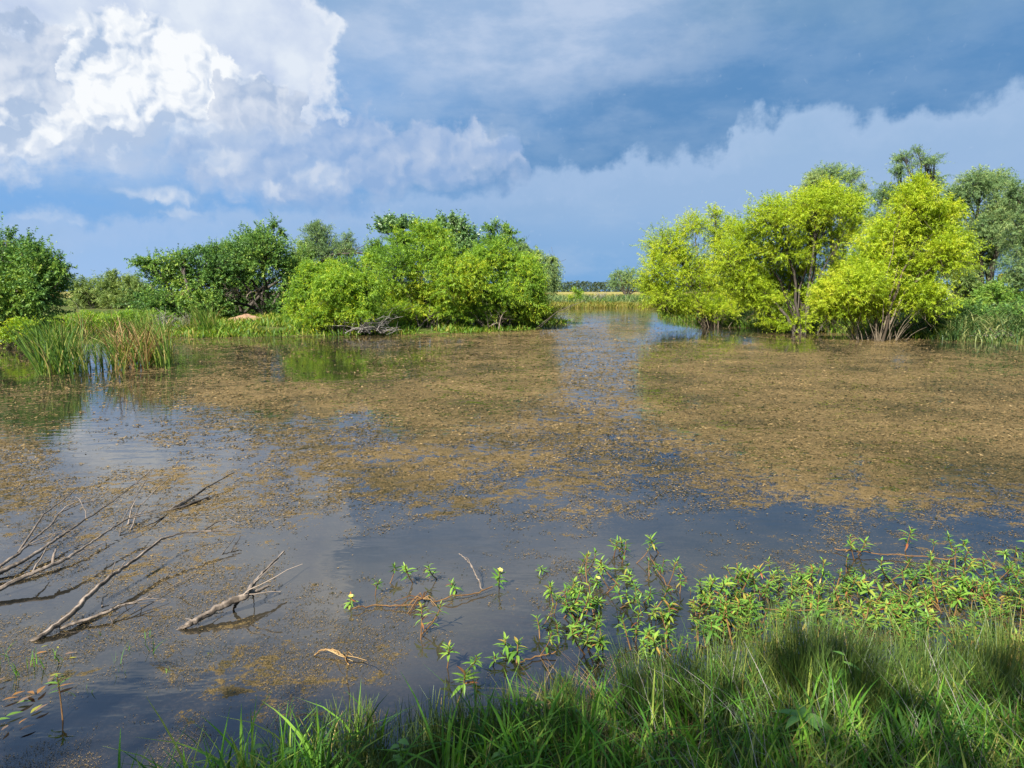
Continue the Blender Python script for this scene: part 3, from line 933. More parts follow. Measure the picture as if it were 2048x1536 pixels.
tree('mesquite_tree', 'tallest open crowned mesquite standing above the nearest yellow willow', 'mesquite', 45, (1850, 640),
     [(1812, 312, 22, 15), (1842, 324, 26, 15), (1800, 342, 22, 14), (1850, 352, 30, 16), (1790, 382, 32, 22), (1757, 402, 26, 20), (1872, 366, 20, 14), (1742, 442, 28, 26), (1812, 394, 36, 22), (1832, 300, 12, 8)],
     'mesquite', 900, GR, 0.2, 2, 0.25, clump=0.6, fill=0.3)
tree('mesquite_tree', 'wide feathery mesquite rising right beside the brightest yellow willow', 'mesquite', 41, (1975, 650),
     [(1942, 372, 40, 30), (1984, 362, 30, 24), (1922, 402, 34, 26), (1990, 422, 46, 36), (1944, 470, 42, 44), (2000, 482, 36, 46), (1962, 532, 46, 28), (1902, 388, 22, 18), (1925, 545, 30, 25)],
     'mesquite', 2900, GR, 0.2, 3, 0.3, fill=0.5)
tree('mesquite_tree', 'leafy mesquite cut by the edge of the frame above the dark undergrowth', 'mesquite', 36, (2065, 660),
     [(2032, 392, 26, 36), (2072, 402, 46, 46), (2042, 462, 36, 46), (2085, 492, 56, 56), (2034, 532, 34, 34), (2064, 566, 46, 34), (2130, 440, 60, 70)],
     'mesquite', 2100, GR, 0.2, 3, 0.3)
tree('mesquite_tree', 'small round mesquite standing alone on the far bank in the gap between the groves', 'mesquite', 112, (1252, 597),
     [(1236, 550, 18, 12), (1262, 547, 18, 13), (1226, 566, 15, 12), (1256, 564, 22, 13), (1284, 560, 20, 16), (1292, 578, 18, 12)], 'mesquite', 700, None, 0.2, 2, 0.2, size=1.9, dens=0.7)
for lab, d, base, lobes, spc, n in (
        ('dark bush filling the hollow behind the broad yellow willow', 41, (1610, 652), [(1600, 600, 60, 40), (1680, 600, 60, 40), (1640, 640, 70, 20)], 'mid', 900),
        ('pale grey green small bush under the wide feathery mesquite', 37, (1928, 610), [(1930, 560, 20, 20), (1938, 582, 22, 16)], 'olive', 260),
        ('rounded green bush at the water beside the brightest yellow willow', 32, (1880, 676), [(1870, 636, 34, 26), (1905, 650, 34, 24), (1845, 655, 24, 18)], 'mid', 620),
        ('dark low bush under the mesquites at the edge of the frame', 31, (2010, 676), [(1975, 640, 36, 28), (2030, 640, 40, 34), (2010, 668, 45, 14)], 'dark', 620),
        ('bushy green shrub on the bank above the dark low bush', 36, (1985, 630), [(1985, 590, 34, 24), (1955, 610, 30, 20), (2030, 600, 30, 22)], 'mid', 500)):
    tree('bush', lab, 'bush', d, base, lobes, spc, n, GR, 0.05, 4, 0.25)

# ---- left bank
tree('live_oak', 'dense dark tree at the left edge of the frame above the cattails', 'tree', 30, (30, 690),
     [(-45, 560, 90, 90), (62, 540, 66, 56), (30, 600, 80, 60), (98, 582, 42, 60), (-60, 640, 90, 50), (20, 655, 60, 36), (8, 518, 50, 34), (125, 545, 14, 26), (22, 468, 9, 9)],
     'dark', 3600, GL, 0.2, 3, 0.3, dens=1.1)
tree('mesquite_tree', 'hazy olive thicket in the dip between the left edge tree and the dark oaks', 'mesquite', 62, (210, 640),
     [(165, 588, 32, 34), (212, 582, 40, 30), (262, 578, 34, 28), (240, 612, 55, 26), (172, 622, 36, 26), (225, 552, 14, 12), (290, 600, 30, 30)], 'olive', 1500, GL, 0.12, 6, 0.8, size=1.35)
tree('live_oak', 'dark green oak with feathery shoots on top left of the dead branch hollow', 'tree', 40, (375, 645),
     [(330, 555, 52, 42), (402, 560, 50, 48), (300, 528, 28, 18), (362, 520, 38, 20), (430, 542, 34, 38), (342, 606, 60, 30), (420, 612, 50, 28), (275, 524, 14, 8), (380, 632, 70, 16), (315, 630, 40, 14)],
     'dark', 2300, GL, 0.16, 4, 0.4, shoots=0.2)
tree('live_oak', 'dark leafy oak with one spiky shoot on top behind the sandy mound', 'tree', 42, (540, 640),
     [(480, 528, 46, 44), (540, 512, 50, 54), (590, 560, 38, 56), (432, 510, 26, 22), (562, 612, 36, 26), (440, 600, 26, 30), (512, 480, 26, 16), (548, 450, 10, 14), (562, 466, 10, 10), (575, 630, 34, 16), (435, 628, 26, 16)],
     'dark', 2400, GL, 0.17, 3, 0.4)
tree('oak_tree', 'mid green round tree between the two dark oaks', 'tree', 45, (470, 640), [(450, 520, 40, 36), (500, 500, 36, 36), (478, 560, 40, 34), (600, 520, 30, 36), (720, 545, 46, 40), (752, 505, 30, 26), (690, 600, 50, 30)], 'mid', 1700, GL, 0.14, 3, 0.3)
tree('mesquite_tree', 'pale feathery mesquite top against the sky behind the left willows', 'mesquite', 46, (645, 640),
     [(640, 470, 30, 24), (692, 482, 16, 20), (650, 500, 44, 24), (606, 500, 24, 24), (700, 505, 16, 16), (625, 452, 16, 12), (655, 545, 50, 34)], 'mesquite', 1300, GL, 0.15, 2, 0.3)
tree('willow_shrub', 'bright green willow bush at the shore beside the grassy flat', 'willow', 33.6, (690, 668),
     [(620, 572, 38, 38), (680, 572, 50, 38), (736, 582, 34, 38), (642, 630, 50, 26), (722, 622, 46, 30), (592, 600, 20, 38), (660, 540, 32, 20), (612, 545, 18, 18)],
     'bright', 2600, GL, 0.09, 10, 0.5, low_open=0.3)
tree('willow_tree', 'tall bright willow in the middle of the left grove', 'willow', 36.5, (850, 660),
     [(800, 540, 52, 56), (860, 512, 58, 52), (802, 480, 32, 24), (902, 560, 52, 54), (842, 598, 60, 38), (772, 590, 38, 38), (948, 562, 38, 50), (752, 522, 24, 32), (860, 460, 34, 22), (800, 622, 56, 22), (900, 622, 50, 22), (955, 628, 34, 18)],
     'bright', 3700, GL, 0.13, 9, 0.5, low_open=0.2)
tree('cottonwood_tree', 'cottonwood top with broad dark leaves above the left willows', 'tree', 43, (880, 640),
     [(872, 470, 32, 28), (916, 466, 28, 28), (780, 450, 40, 16), (902, 512, 38, 36), (942, 490, 24, 28), (875, 442, 12, 12), (912, 438, 10, 10), (820, 445, 20, 12)], 'cottonwood', 1100, GL, 0.16, 2, 0.3)
tree('willow_shrub', 'bright willow bush rounding off the point of the left grove', 'willow', 38, (1012, 655),
     [(990, 510, 44, 34), (1030, 532, 44, 38), (962, 532, 34, 38), (1060, 562, 30, 44), (1002, 590, 52, 38), (1066, 610, 34, 28), (942, 592, 30, 38), (1028, 628, 50, 20), (972, 624, 36, 20)],
     'bright', 3000, GL, 0.10, 10, 0.5, low_open=0.2)
tree('willow_shrub', 'yellow green low willow at the very tip of the left point', 'willow', 40, (1078, 650),
     [(1072, 620, 26, 20), (1094, 628, 18, 14), (1056, 640, 24, 12), (1070, 575, 18, 26)], 'yellow', 700, GL, 0.05, 6, 0.3)
tree('mesquite_tree', 'drooping pale tree on the outer edge of the left grove', 'mesquite', 43, (1060, 640),
     [(1066, 512, 22, 22), (1094, 540, 18, 30), (1106, 560, 10, 26), (1045, 492, 18, 16), (1105, 515, 12, 8)], 'droop', 700, GL, 0.12, 2, 0.2)
tree('oak_tree', 'sparse dark tree top poking up behind the left point', 'tree', 45, (990, 640),
     [(984, 456, 20, 11), (1016, 464, 18, 12), (990, 482, 34, 12), (1030, 485, 18, 10)], 'dark', 330, GL, 0.1, 2, 0.2, clump=0.3)
for k, (lab, base, lobes, spc, n) in enumerate((
        ('low leafy green bush behind the dry cattails', (240, 660), [(240, 640, 40, 18), (205, 648, 30, 12)], 'bright', 420),
        ('low leafy bush under the hazy olive thicket', (160, 662), [(160, 644, 36, 18), (120, 650, 30, 16)], 'bright', 420),
        ('low leafy bush in front of the feathery dark oak', (320, 655), [(320, 640, 34, 16), (350, 646, 24, 12)], 'mid', 380))):
    tree('bush', lab, 'bush', 37.5, base, lobes, spc, n, 'low bushes behind the cattails', 0.03, 4, 0.3)
tree('bush', 'low bright green bush at the water under the left edge tree', 'bush', 25.5, (45, 690), [(42, 655, 20, 14), (28, 668, 16, 12)], 'bright', 220, None, 0.03, 4, 0.2)

tree('bush', 'dark bush in the hollow behind the pale dead limbs', 'bush', 46, (475, 640), [(470, 585, 44, 34), (500, 612, 44, 22), (440, 612, 34, 22), (520, 578, 36, 30), (532, 612, 36, 22)], 'dark', 900, GL, 0.05, 4, 0.3)

# ---- far bank
for lab, base, lobes, spc, n, d in (
        ('slim bright sapling on the far bank in the gap', (1158, 612), [(1156, 590, 9, 12), (1160, 602, 10, 8), (1150, 580, 5, 6)], 'bright', 130, 94),
        ('round dark green bush under the lone far mesquite', (1255, 608), [(1240, 604, 20, 7), (1265, 603, 18, 8)], 'bright', 200, 95),
        ('low green bush left of the slim sapling', (1125, 610), [(1120, 606, 16, 7), (1138, 607, 12, 6)], 'mid', 130, 94),
        ('low green bush right of the slim sapling', (1195, 610), [(1190, 607, 18, 6), (1208, 606, 14, 6)], 'mid', 150, 94),
        ('bush on the far bank half hidden by the gap side willow', (1310, 610), [(1305, 602, 22, 10), (1340, 602, 24, 10)], 'mid', 240, 95),
        ('little yellow shrub beside the slim sapling', (1140, 606), [(1140, 598, 7, 7)], 'yellow', 60, 94)):
    tree('bush', lab, 'bush', d, base, lobes, spc, n, 'bushes on the far bank', 0.04, 3, 0.3, size=1.8, dens=0.6)

# far wood beyond the field
n = 26000
x = rng.uniform(-190, 380, n)
y = 520 + 60 * fbm(x / 90, x * 0 + 3, 5, 2) + rng.uniform(0, 45, n)
hh = 3.5 + 7.5 * fbm(x / 16.0, y / 30.0, 8, 3) + 2.5 * (fbm(x / 120.0, y * 0, 4, 2) - 0.3)
z = ground_z(x, y) - 0.4 + hh * rng.random(n) ** 0.9
c = np.stack([x, y, z], -1)
a, b_ = rand_unit(n) * rng.uniform(0.5, 1.1, (n, 1)), rand_unit(n) * rng.uniform(0.4, 0.9, (n, 1))
V = np.stack([c - a, c + b_, c + a, c - b_], 1).reshape(-1, 3)
tint = np.repeat(np.clip(rng.normal(0.45, 0.16, n), 0, 1), 4)
L_FAR = leaf_mat('distant leaves', [(0.2, (0.03, 0.055, 0.028)), (0.5, (0.055, 0.085, 0.045)), (0.8, (0.10, 0.13, 0.06))], 0.3, scale=0.06)
o = link('far_wood', mesh_np('far_wood', V, [np.arange(n * 4).reshape(-1, 4)], L_FAR, {'tint': tint}))
tag(o, 'low dark line of woodland on the horizon beyond the field', 'woodland', None, 'stuff')


# ------------------------------------------------------------------ a shade tree behind the photographer
tree('shade_tree', 'spreading tree behind the viewpoint that shades the near grass', 'tree', 0, (-3.4, -6.2, 0.3),
     [((-4.9, -4.7, 6.6), (2.2, 1.5, 1.0)), ((-2.2, -4.3, 6.9), (2.2, 1.4, 1.0)), ((-0.2, -4.5, 6.7), (1.7, 1.4, 1.0)), ((-3.4, -6.0, 7.4), (2.6, 1.4, 1.2)), ((-0.8, -6.0, 7.2), (2.0, 1.4, 1.2)),
      ((-6.6, -5.2, 6.4), (1.6, 1.4, 1.0))],
     'dark', 820, None, 0.22, 2, 0.15, world_lobes=True, size=1.9, dens=0.7)


# ------------------------------------------------------------------ blades
def blades(x, y, z, h, w, lean, az, droop, seg=4, tint=None, wtaper=True):
    """bent grass blades, one strip each; every argument is an array"""
    n = len(x)
    t = np.linspace(0, 1, seg + 1)
    dx, dy = np.cos(az), np.sin(az)
    hor = (lean[:, None] * t + droop[:, None] * t ** 2.4) * h[:, None]
    ver = h[:, None] * (t - (0.42 * np.minimum(droop, 1.6))[:, None] * t ** 3)
    P = np.stack([x[:, None] + dx[:, None] * hor, y[:, None] + dy[:, None] * hor, z[:, None] + ver], -1)
    fa = az + rng.normal(1.57, 0.7, n)
    W = np.stack([np.cos(fa), np.sin(fa), np.zeros(n)], -1)
    prof_ = np.interp(t, [0, 0.25, 0.7, 1], [0.6, 1.0, 0.75, 0.06]) if wtaper else np.interp(t, [0, 0.8, 1], [1, 0.8, 0.2])
    hw = 0.5 * w[:, None] * prof_[None]
    V = np.stack([P - W[:, None] * hw[..., None], P + W[:, None] * hw[..., None]], 2).reshape(n, -1, 3)
    k = np.arange(seg) * 2
    base = (np.arange(n) * (seg + 1) * 2)[:, None]
    F = np.stack([base + k, base + k + 1, base + k + 3, base + k + 2], -1).reshape(-1, 4)
    tint = np.repeat(rng.random(n) if tint is None else tint, (seg + 1) * 2)
    return V.reshape(-1, 3), F, tint


def blade_mesh(name, mat, *parts):
    b = Bag()
    for V, F, t in parts:
        b.add(V, F, t)
    V = np.concatenate(b.V)
    return mesh_np(name, V, [np.concatenate(f) for f in b.F.values()], mat, {'tint': np.concatenate(b.A)})


M_GRASS = leaf_mat('lush grass', [(0.1, (0.050, 0.141, 0.021)), (0.45, (0.109, 0.280, 0.033)), (0.75, (0.200, 0.411, 0.046)), (0.95, (0.400, 0.448, 0.091))], 0.4, 0.5, 0.18, 1.5)
M_RUSH = leaf_mat('rush stems', [(0.1, (0.040, 0.079, 0.020)), (0.5, (0.094, 0.154, 0.029)), (0.8, (0.187, 0.209, 0.040)), (0.97, (0.462, 0.319, 0.110))], 0.15, 0.45, 0.4, 2.0)
M_CAT = leaf_mat('cattail blades', [(0.1, (0.07, 0.15, 0.028)), (0.5, (0.16, 0.28, 0.045)), (0.8, (0.30, 0.36, 0.07)), (0.95, (0.42, 0.33, 0.12))], 0.4, 0.55, 0.2, 1.0)
M_DRY = leaf_mat('dry straw', [(0.1, (0.22, 0.12, 0.05)), (0.5, (0.40, 0.25, 0.10)), (0.9, (0.52, 0.40, 0.20))], 0.25, 0.6, 0.2, 2.0)
M_FLAT = leaf_mat('flat marsh grass', [(0.15, (0.066, 0.143, 0.020)), (0.5, (0.143, 0.275, 0.028)), (0.8, (0.242, 0.352, 0.039)), (0.95, (0.374, 0.330, 0.066))], 0.4, 0.5, 0.3, 0.6)
M_REED = leaf_mat('yellowing shore reeds', [(0.15, (0.126, 0.172, 0.025)), (0.5, (0.252, 0.265, 0.040)), (0.85, (0.342, 0.276, 0.060))], 0.35, 0.5, 0.3, 0.5)
M_UNDER = leaf_mat('bank undergrowth', [(0.15, (0.048, 0.106, 0.031)), (0.5, (0.115, 0.211, 0.054)), (0.85, (0.307, 0.326, 0.115))], 0.35, 0.5, 0.3, 0.8)


def scatter(n, x0, x1, y0, y1, lo, hi):
    """points whose signed shore distance lies between lo and hi"""
    x, y = rng.uniform(x0, x1, n), rng.uniform(y0, y1, n)
    sd = shore_sd(x, y)
    k = (sd > lo) & (sd < hi)
    return x[k], y[k], sd[k]


def stuff(name, me, label, cat):
    return tag(link(name, me), label, cat, None, 'stuff')


def sward(name, mat, label, pts, hlo, hhi, wid, droop=(0.2, 0.7), seg=3, clump=None, yfac=None, windy=None):
    x, y = pts
    n = len(x)
    z = np.maximum(ground_z(x, y), -0.02)
    h = rng.uniform(hlo, hhi, n) * (0.55 + 0.9 * fbm(x * 0.9, y * 0.9, 17, 3))
    az = rng.uniform(0, 6.28, n) if windy is None else rng.normal(windy, 1.1, n)
    me = blade_mesh(name, mat, blades(x, y, z, h, rng.uniform(0.7, 1.3, n) * wid, rng.uniform(0.05, 0.4, n), az, rng.uniform(*droop, n), seg))
    return stuff(name, me, label, 'grass')


# left flat: bright grass from the shore up to the trees
x, y, sd = scatter(48000, -27, 3.5, 30, 48, -0.5, 7)
k = (fbm(x * 0.5, y * 0.5, 41, 3) > 0.36) & (y < 46 - 0 * x)
sward('marsh_grass', M_FLAT, 'bright green marsh grass on the flat along the left bank', (x[k], y[k]), 0.16, 0.48, 0.05)
# tall undergrowth on the right bank
x, y, sd = scatter(42000, 12.5, 34, 20, 48, -0.35, 8)
k = fbm(x * 0.4, y * 0.4, 43, 3) > 0.42
sward('bank_grass', M_UNDER, 'tall shaggy dark grass on the right bank under the mesquites', (x[k], y[k]), 0.4, 1.25, 0.04, (0.4, 1.2))
x, y, sd = scatter(16000, 12, 19, 30, 60, -0.6, 1.6)
x2, y2, _ = scatter(12000, 15, 26, 17, 34, -0.4, 2.5)
sward('bank_grass', M_UNDER, 'dark grass tussocks along the right shore near the edge of the frame', (x2, y2), 0.35, 0.8, 0.04, (0.3, 1.0))
sward('shore_grass', M_FLAT, 'yellow green grass at the water line behind the yellow willows', (x, y), 0.3, 0.7, 0.05)
# far bank: yellow reeds, weeds and field stubble
x, y, sd = scatter(60000, -2, 32, 80, 100, -1.4, 1.8)
sward('shore_reeds', M_REED, 'band of yellowing reeds along the far shore', (x, y), 0.35, 0.7, 0.07, (0.1, 0.5), 2)
x, y, sd = scatter(16000, -2, 40, 88, 112, 1.2, 14)
sward('field_weeds', M_UNDER, 'rough weeds on the far bank in front of the field', (x, y), 0.3, 0.9, 0.08, (0.1, 0.6), 2)
x, y = rng.uniform(-60, 110, 9000), rng.uniform(104, 190, 9000)
sward('field_stubble', M_REED, 'dry yellow field grass beyond the far bank', (x, y), 0.15, 0.4, 0.16, (0.1, 0.6), 2)
# left bank fringe under the edge tree
x, y, sd = scatter(9000, -30, -19, 16, 34, -0.3, 3)
sward('fringe_grass', M_UNDER, 'dark grass fringe below the tree at the left edge', (x, y), 0.2, 0.6, 0.04)

# low pads and herbs along the shore of the left grove
hv, hf, ht, q = [], [], [], 0
x, y, sd = scatter(26000, -18, 4.2, 31, 51, -0.9, 0.35)
k = fbm(x * 0.9, y * 0.9, 51, 3) > 0.44
x, y = x[k], y[k]
n = len(x)
c = np.stack([x, y, rng.uniform(0.02, 0.13, n)], -1)
u, v = rand_unit(n) * [1, 1, 0.35], rand_unit(n) * [1, 1, 0.35]
r_ = rng.uniform(0.03, 0.075, (n, 1))
V = np.stack([c - u * r_, c + v * r_, c + u * r_, c - v * r_], 1).reshape(-1, 3)
stuff('shore_pennywort', mesh_np('shore_pennywort', V, [np.arange(n * 4).reshape(-1, 4)], M_FLAT, {'tint': np.repeat(np.clip(rng.normal(0.62, 0.14, n), 0, 1), 4)}),
      'bright low creeping herbs along the foot of the left grove', 'ground cover')

# ------------------------------------------------------------------ sandy mound under the oaks
c = pd(492, 633, 38.5)
rr, th = np.meshgrid(np.linspace(0, 1, 14), np.linspace(0, 2 * np.pi, 29)[:-1], indexing='ij')
mx_, my_ = rr * np.cos(th) * (1.9 + 0.35 * np.sin(3 * th)), rr * np.sin(th) * 1.0
mz_ = 0.36 * (1 - rr ** 1.3) * (0.35 + 1.3 * fbm(mx_ * 2.6 + 5, my_ * 2.6, 61, 4)) - 0.25
i, j = np.meshgrid(np.arange(13), np.arange(28), indexing='ij')
F = np.stack([i * 28 + j, (i + 1) * 28 + j, (i + 1) * 28 + (j + 1) % 28, i * 28 + (j + 1) % 28], -1).reshape(-1, 4)
gz = float(ground_z(np.array([c[0]]), np.array([c[1]]))[0])
mo = link('sand_mound', mesh_np('sand_mound', np.stack([mx_, my_, mz_], -1).reshape(-1, 3), [F], bark_mat('reddish sand', (0.20, 0.115, 0.065), (0.40, 0.25, 0.155), 5.0, 0.8, (1, 1, 1)), {'tint': np.full(rr.size, 0.5)}, True), None, (c[0], c[1], gz + 0.2))
tag(mo, 'bare reddish sand mound under the dark oaks behind the left flat', 'sand mound')

# ------------------------------------------------------------------ dead brush
def brush(label, px, py, d, wid, hgt, n, mat, low=False, lean=0.0):
    b = pd(px, py, d)
    b[2] = max(0.0, b[2])
    s = d / FPX
    root = empty('dead_brush', b, label, 'dead brush', 'dead brush along the left bank')
    bag = Bag()
    for k in range(n):
        a0 = np.array([rng.normal(0, 0.30) * wid * s, rng.normal(0, 0.3) * wid * s, rng.uniform(-0.05, 0.15)])
        a_ = rng.uniform(0, 6.28)
        L = rng.uniform(0.5, 1.0) * wid * s
        el_ = rng.uniform(0.05, 0.5) if low else rng.uniform(0.3, 1.3)
        e = a0 + L * np.array([math.cos(a_) * math.cos(el_) + lean, math.sin(a_) * math.cos(el_) * 0.7, math.sin(el_)])
        e[2] = min(e[2], hgt * s * rng.uniform(0.7, 1.1))
        P = bez(a0, e, 0.1, 0.12, 7)
        r0 = rng.uniform(0.012, 0.035)
        bag.tube(P, np.linspace(r0, 0.005, 7), 4, rng.random())
        for q in range(3):
            a1 = P[int(rng.integers(2, 6))]
            bag.tube(bez(a1, a1 + rng.normal(0, 0.3, 3) * [1, 1, 0.6] + [0, 0, 0.12], 0, 0.1, 4), np.linspace(r0 * 0.5, 0.004, 4), 3, rng.random())
    bag.build('branch_tangle', mat, root)
    return root


brush('grey tangle of dead branches at the foot of the bright shore willow', 735, 666, 33.0, 70, 52, 46, GREYWOOD, True)
brush('dead brush with a pale stump at the water near the left point', 985, 656, 37.0, 46, 48, 30, DEADWOOD)
brush('pale dead limbs in the dark hollow between the oaks', 472, 600, 40.5, 34, 50, 22, DEADWOOD)
brush('bare grey stems standing behind the end of the cattails', 330, 650, 34.0, 26, 44, 16, GREYWOOD, False, -0.3)
brush('bare grey twigs beside the tall green rushes', 372, 655, 34.0, 30, 30, 16, GREYWOOD)
brush('thin bare grey twigs above the left grove', 862, 470, 43.0, 26, 60, 7, GREYWOOD)
brush('grey brush in front of the far field', 1200, 600, 97.0, 34, 16, 24, GREYWOOD)
brush('dead branches low at the water under the right bank bushes', 2010, 686, 29.0, 60, 20, 26, GREYWOOD, True)
# stump near the point
b = pd(945, 657, 37.0); b[2] = 0
root = empty('stump', b, 'pale weathered stump at the water beside the dead brush near the left point', 'stump')
bag = Bag()
bag.tube([(0, 0, -0.1), (0.02, 0, 0.25), (-0.05, 0.02, 0.5), (-0.02, 0, 0.62)], [0.24, 0.17, 0.13, 0.05], 9, 0.5)
for k in range(6):
    a_ = k * 1.05 + rng.normal(0, 0.2)
    bag.tube([(0, 0, 0.2), (0.25 * math.cos(a_), 0.2 * math.sin(a_), 0.1), (0.6 * math.cos(a_), 0.45 * math.sin(a_), 0.0)], [0.09, 0.06, 0.02], 6, rng.random())
bag.build('body', GREYWOOD, root)

# ------------------------------------------------------------------ cattails
def cattail_mesh(seed, dry=False, height=1.5, lean=0.25):
    n = int(rng.integers(6, 10))
    x, y = rng.normal(0, 0.03, n), rng.normal(0, 0.03, n)
    h = rng.uniform(0.75, 1.1, n) * height
    az = rng.normal(math.pi, 0.8, n) if seed % 3 else rng.uniform(0, 6.28, n)
    ln = np.abs(rng.normal(0.10, lean, n))
    dr = np.abs(rng.normal(0.15, 0.25, n))
    return blade_mesh('blades', M_DRY if dry else M_CAT, blades(x, y, np.full(n, -0.03), h, rng.uniform(0.020, 0.032, n), ln, az, dr, 6))


cat_g = [cattail_mesh(k) for k in range(7)]
cat_s = [cattail_mesh(k, False, 1.55, 0.5) for k in range(4)]
cat_d = [cattail_mesh(k, True, 1.35, 0.35) for k in range(4)]


def cattail(p, me, label, group, sc):
    label = ('tall ' if sc > 0.95 else 'lower ' if sc < 0.7 else '') + label
    root = empty('cattail', p, label, 'cattail', group, rng.normal(0, 0.5))
    root.scale = (sc, sc, sc)
    link('blades', me, root)


STAND = 'cattails standing in the water at the left'
for k in range(128):
    px = rng.uniform(80, 348)
    t_ = (px - 110) / 230
    py = 749 - 21 * t_ + rng.normal(0, 4) - (8 if 60 < px < 230 else 0) * rng.random()
    p = p2w(px, py)
    if px < 160:
        cattail(p, cat_s[k % 4] if rng.random() < 0.45 else cat_g[k % 7], 'green cattail arching left at the left end of the cattail stand', STAND + ', left end', rng.uniform(0.75, 1.05))
    elif 235 < px < 300 and rng.random() < 0.28:
        cattail(p, cat_d[k % 4], 'dry straw coloured cattail in the middle of the cattail stand', STAND + ', dry ones', rng.uniform(0.85, 1.15))
    elif px > 285:
        cattail(p, cat_g[k % 7], 'upright green cattail at the right end of the cattail stand', STAND + ', right end', rng.uniform(0.8, 1.12))
    else:
        cattail(p, cat_g[k % 7], 'shorter green cattail in the open middle of the cattail stand', STAND + ', middle', rng.uniform(0.55, 0.85))
for k in range(5):
    cattail(p2w(rng.uniform(225, 290), rng.uniform(728, 738)), cat_d[k % 4], 'dry straw coloured cattail in the middle of the cattail stand', STAND + ', dry ones', rng.uniform(0.8, 1.25))
for k in range(26):
    px = rng.uniform(365, 440)
    cattail(pd(px, 668, 33.2 - 0.01 * (px - 400)) * [1, 1, 0], cat_g[k % 7], 'tall green rush plant at the shore below the dark feathery oak', 'rushes at the shore below the oaks', rng.uniform(0.8, 1.2))
for k in range(34):
    px = rng.uniform(120, 320)
    cattail(pd(px, 660, 35.5) * [1, 1, 0], cat_g[k % 7] if rng.random() < 0.7 else cat_d[k % 4], 'green or straw reed plant on the flat behind the cattail stand', 'reeds behind the cattail stand', rng.uniform(0.6, 0.95))

# ------------------------------------------------------------------ dead branches lying in the water
def limb(name, label, pts, zs, rad, twigs=(), mat=None, group='dead branches lying in the water'):
    """pts: photograph points, zs: height above water at each"""
    zs = [z * 0.62 if z > 0 else z for z in zs]
    P = np.array([p2w(x, y, z) for (x, y), z in zip(pts, zs)])
    b = P[0].copy()
    root = empty(name, b, label, 'dead branch', group)
    t0 = np.linspace(0, 1, len(P))
    t1 = np.linspace(0, 1, len(P) * 7)
    Q = np.stack([np.interp(t1, t0, P[:, i]) for i in range(3)], -1)
    Q = np.concatenate([Q[:1], (Q[:-2] + Q[1:-1] * 2 + Q[2:]) / 4, Q[-1:]])
    rr_ = 0.68 * np.interp(t1, np.linspace(0, 1, len(rad)), rad) * np.interp(t1, np.linspace(0, 1, 9), rng.uniform(0.85, 1.18, 9))
    Q += rng.normal(0, 0.0022, Q.shape)
    bag = Bag()
    tv, tf = tube(Q - b, rr_, 10)
    ridge = 1 + np.tile(rng.normal(0, 0.13, 10), len(Q)) + rng.normal(0, 0.05, len(tv))     # lengthwise cracks and ridges
    axis_ = np.repeat(Q - b, 10, 0)
    tv = axis_ + (tv - axis_) * ridge[:, None]
    bag.add(tv, tf, np.clip(0.5 + np.tile(rng.normal(0, 0.14, 10), len(Q)) + np.repeat(rng.normal(0, 0.08, len(Q)), 10), 0, 1))
    bag.build('limb', mat or DEADWOOD, root)
    if len(P) > 4:          # fine side twigs along the limb
        for q in range(5):
            f = rng.uniform(0.3, 0.95)
            a0 = np.array([np.interp(f, np.linspace(0, 1, len(Q)), Q[:, i]) for i in range(3)]) - b
            dr_ = unit(Q[-1] - Q[len(Q) // 2])
            e = a0 + (dr_ * rng.uniform(0.5, 1.0) + rng.normal(0, 0.45, 3) * [1, 1, 0.5]) * rng.uniform(0.12, 0.34)
            e[2] = max(e[2], -b[2] + 0.01)
            tb = Bag()
            tb.tube(bez(a0, e, 0.01, 0.06, 6), np.linspace(0.0045, 0.0018, 6), 5, rng.uniform(0.4, 0.8))
            tb.build('twig', mat or DEADWOOD, root)
    for tp, tz, tr in twigs:
        T = np.array([p2w(x, y, z * 0.62 if z > 0 else z) for (x, y), z in zip(tp, tz)]) - b
        tb = Bag()
        t2 = np.linspace(0, 1, len(T) * 3)
        T2 = np.stack([np.interp(t2, np.linspace(0, 1, len(T)), T[:, i]) for i in range(3)], -1)
        tb.tube(T2 + rng.normal(0, 0.002, T2.shape), np.linspace(tr, tr * 0.4, len(T2)), 6, rng.uniform(0.3, 0.7))
        tb.build('twig', mat or DEADWOOD, root, smooth=True)
    return root


limb('dead_branch', 'longest thick dead branch rising from the weeds near the left corner, its tip bent',
     [(40, 1296), (79, 1275), (141, 1231), (178, 1190), (223, 1152), (265, 1123), (323, 1078), (364, 1066), (414, 1062), (466, 1063)],
     [-0.04, 0.02, 0.09, 0.14, 0.19, 0.22, 0.26, 0.26, 0.22, 0.16], [0.020, 0.026, 0.034, 0.026, 0.022, 0.018, 0.014, 0.010, 0.007, 0.004],
     [([(406, 1062), (435, 1043), (459, 1039), (480, 1049)], [0.22, 0.26, 0.26, 0.2], 0.007), ([(204, 1214), (206, 1196), (217, 1188)], [0.0, 0.05, 0.06], 0.006), ([(222, 1256), (224, 1243), (219, 1233)], [-0.02, 0.03, 0.06], 0.006)])
limb('dead_branch', 'thin pale dead branch forking right from the longest thick one', [(118, 1258), (178, 1237), (219, 1223), (236, 1212), (273, 1204), (318, 1182)], [0.02, 0.05, 0.07, 0.08, 0.08, 0.10],
     [0.018, 0.016, 0.013, 0.010, 0.007, 0.004])
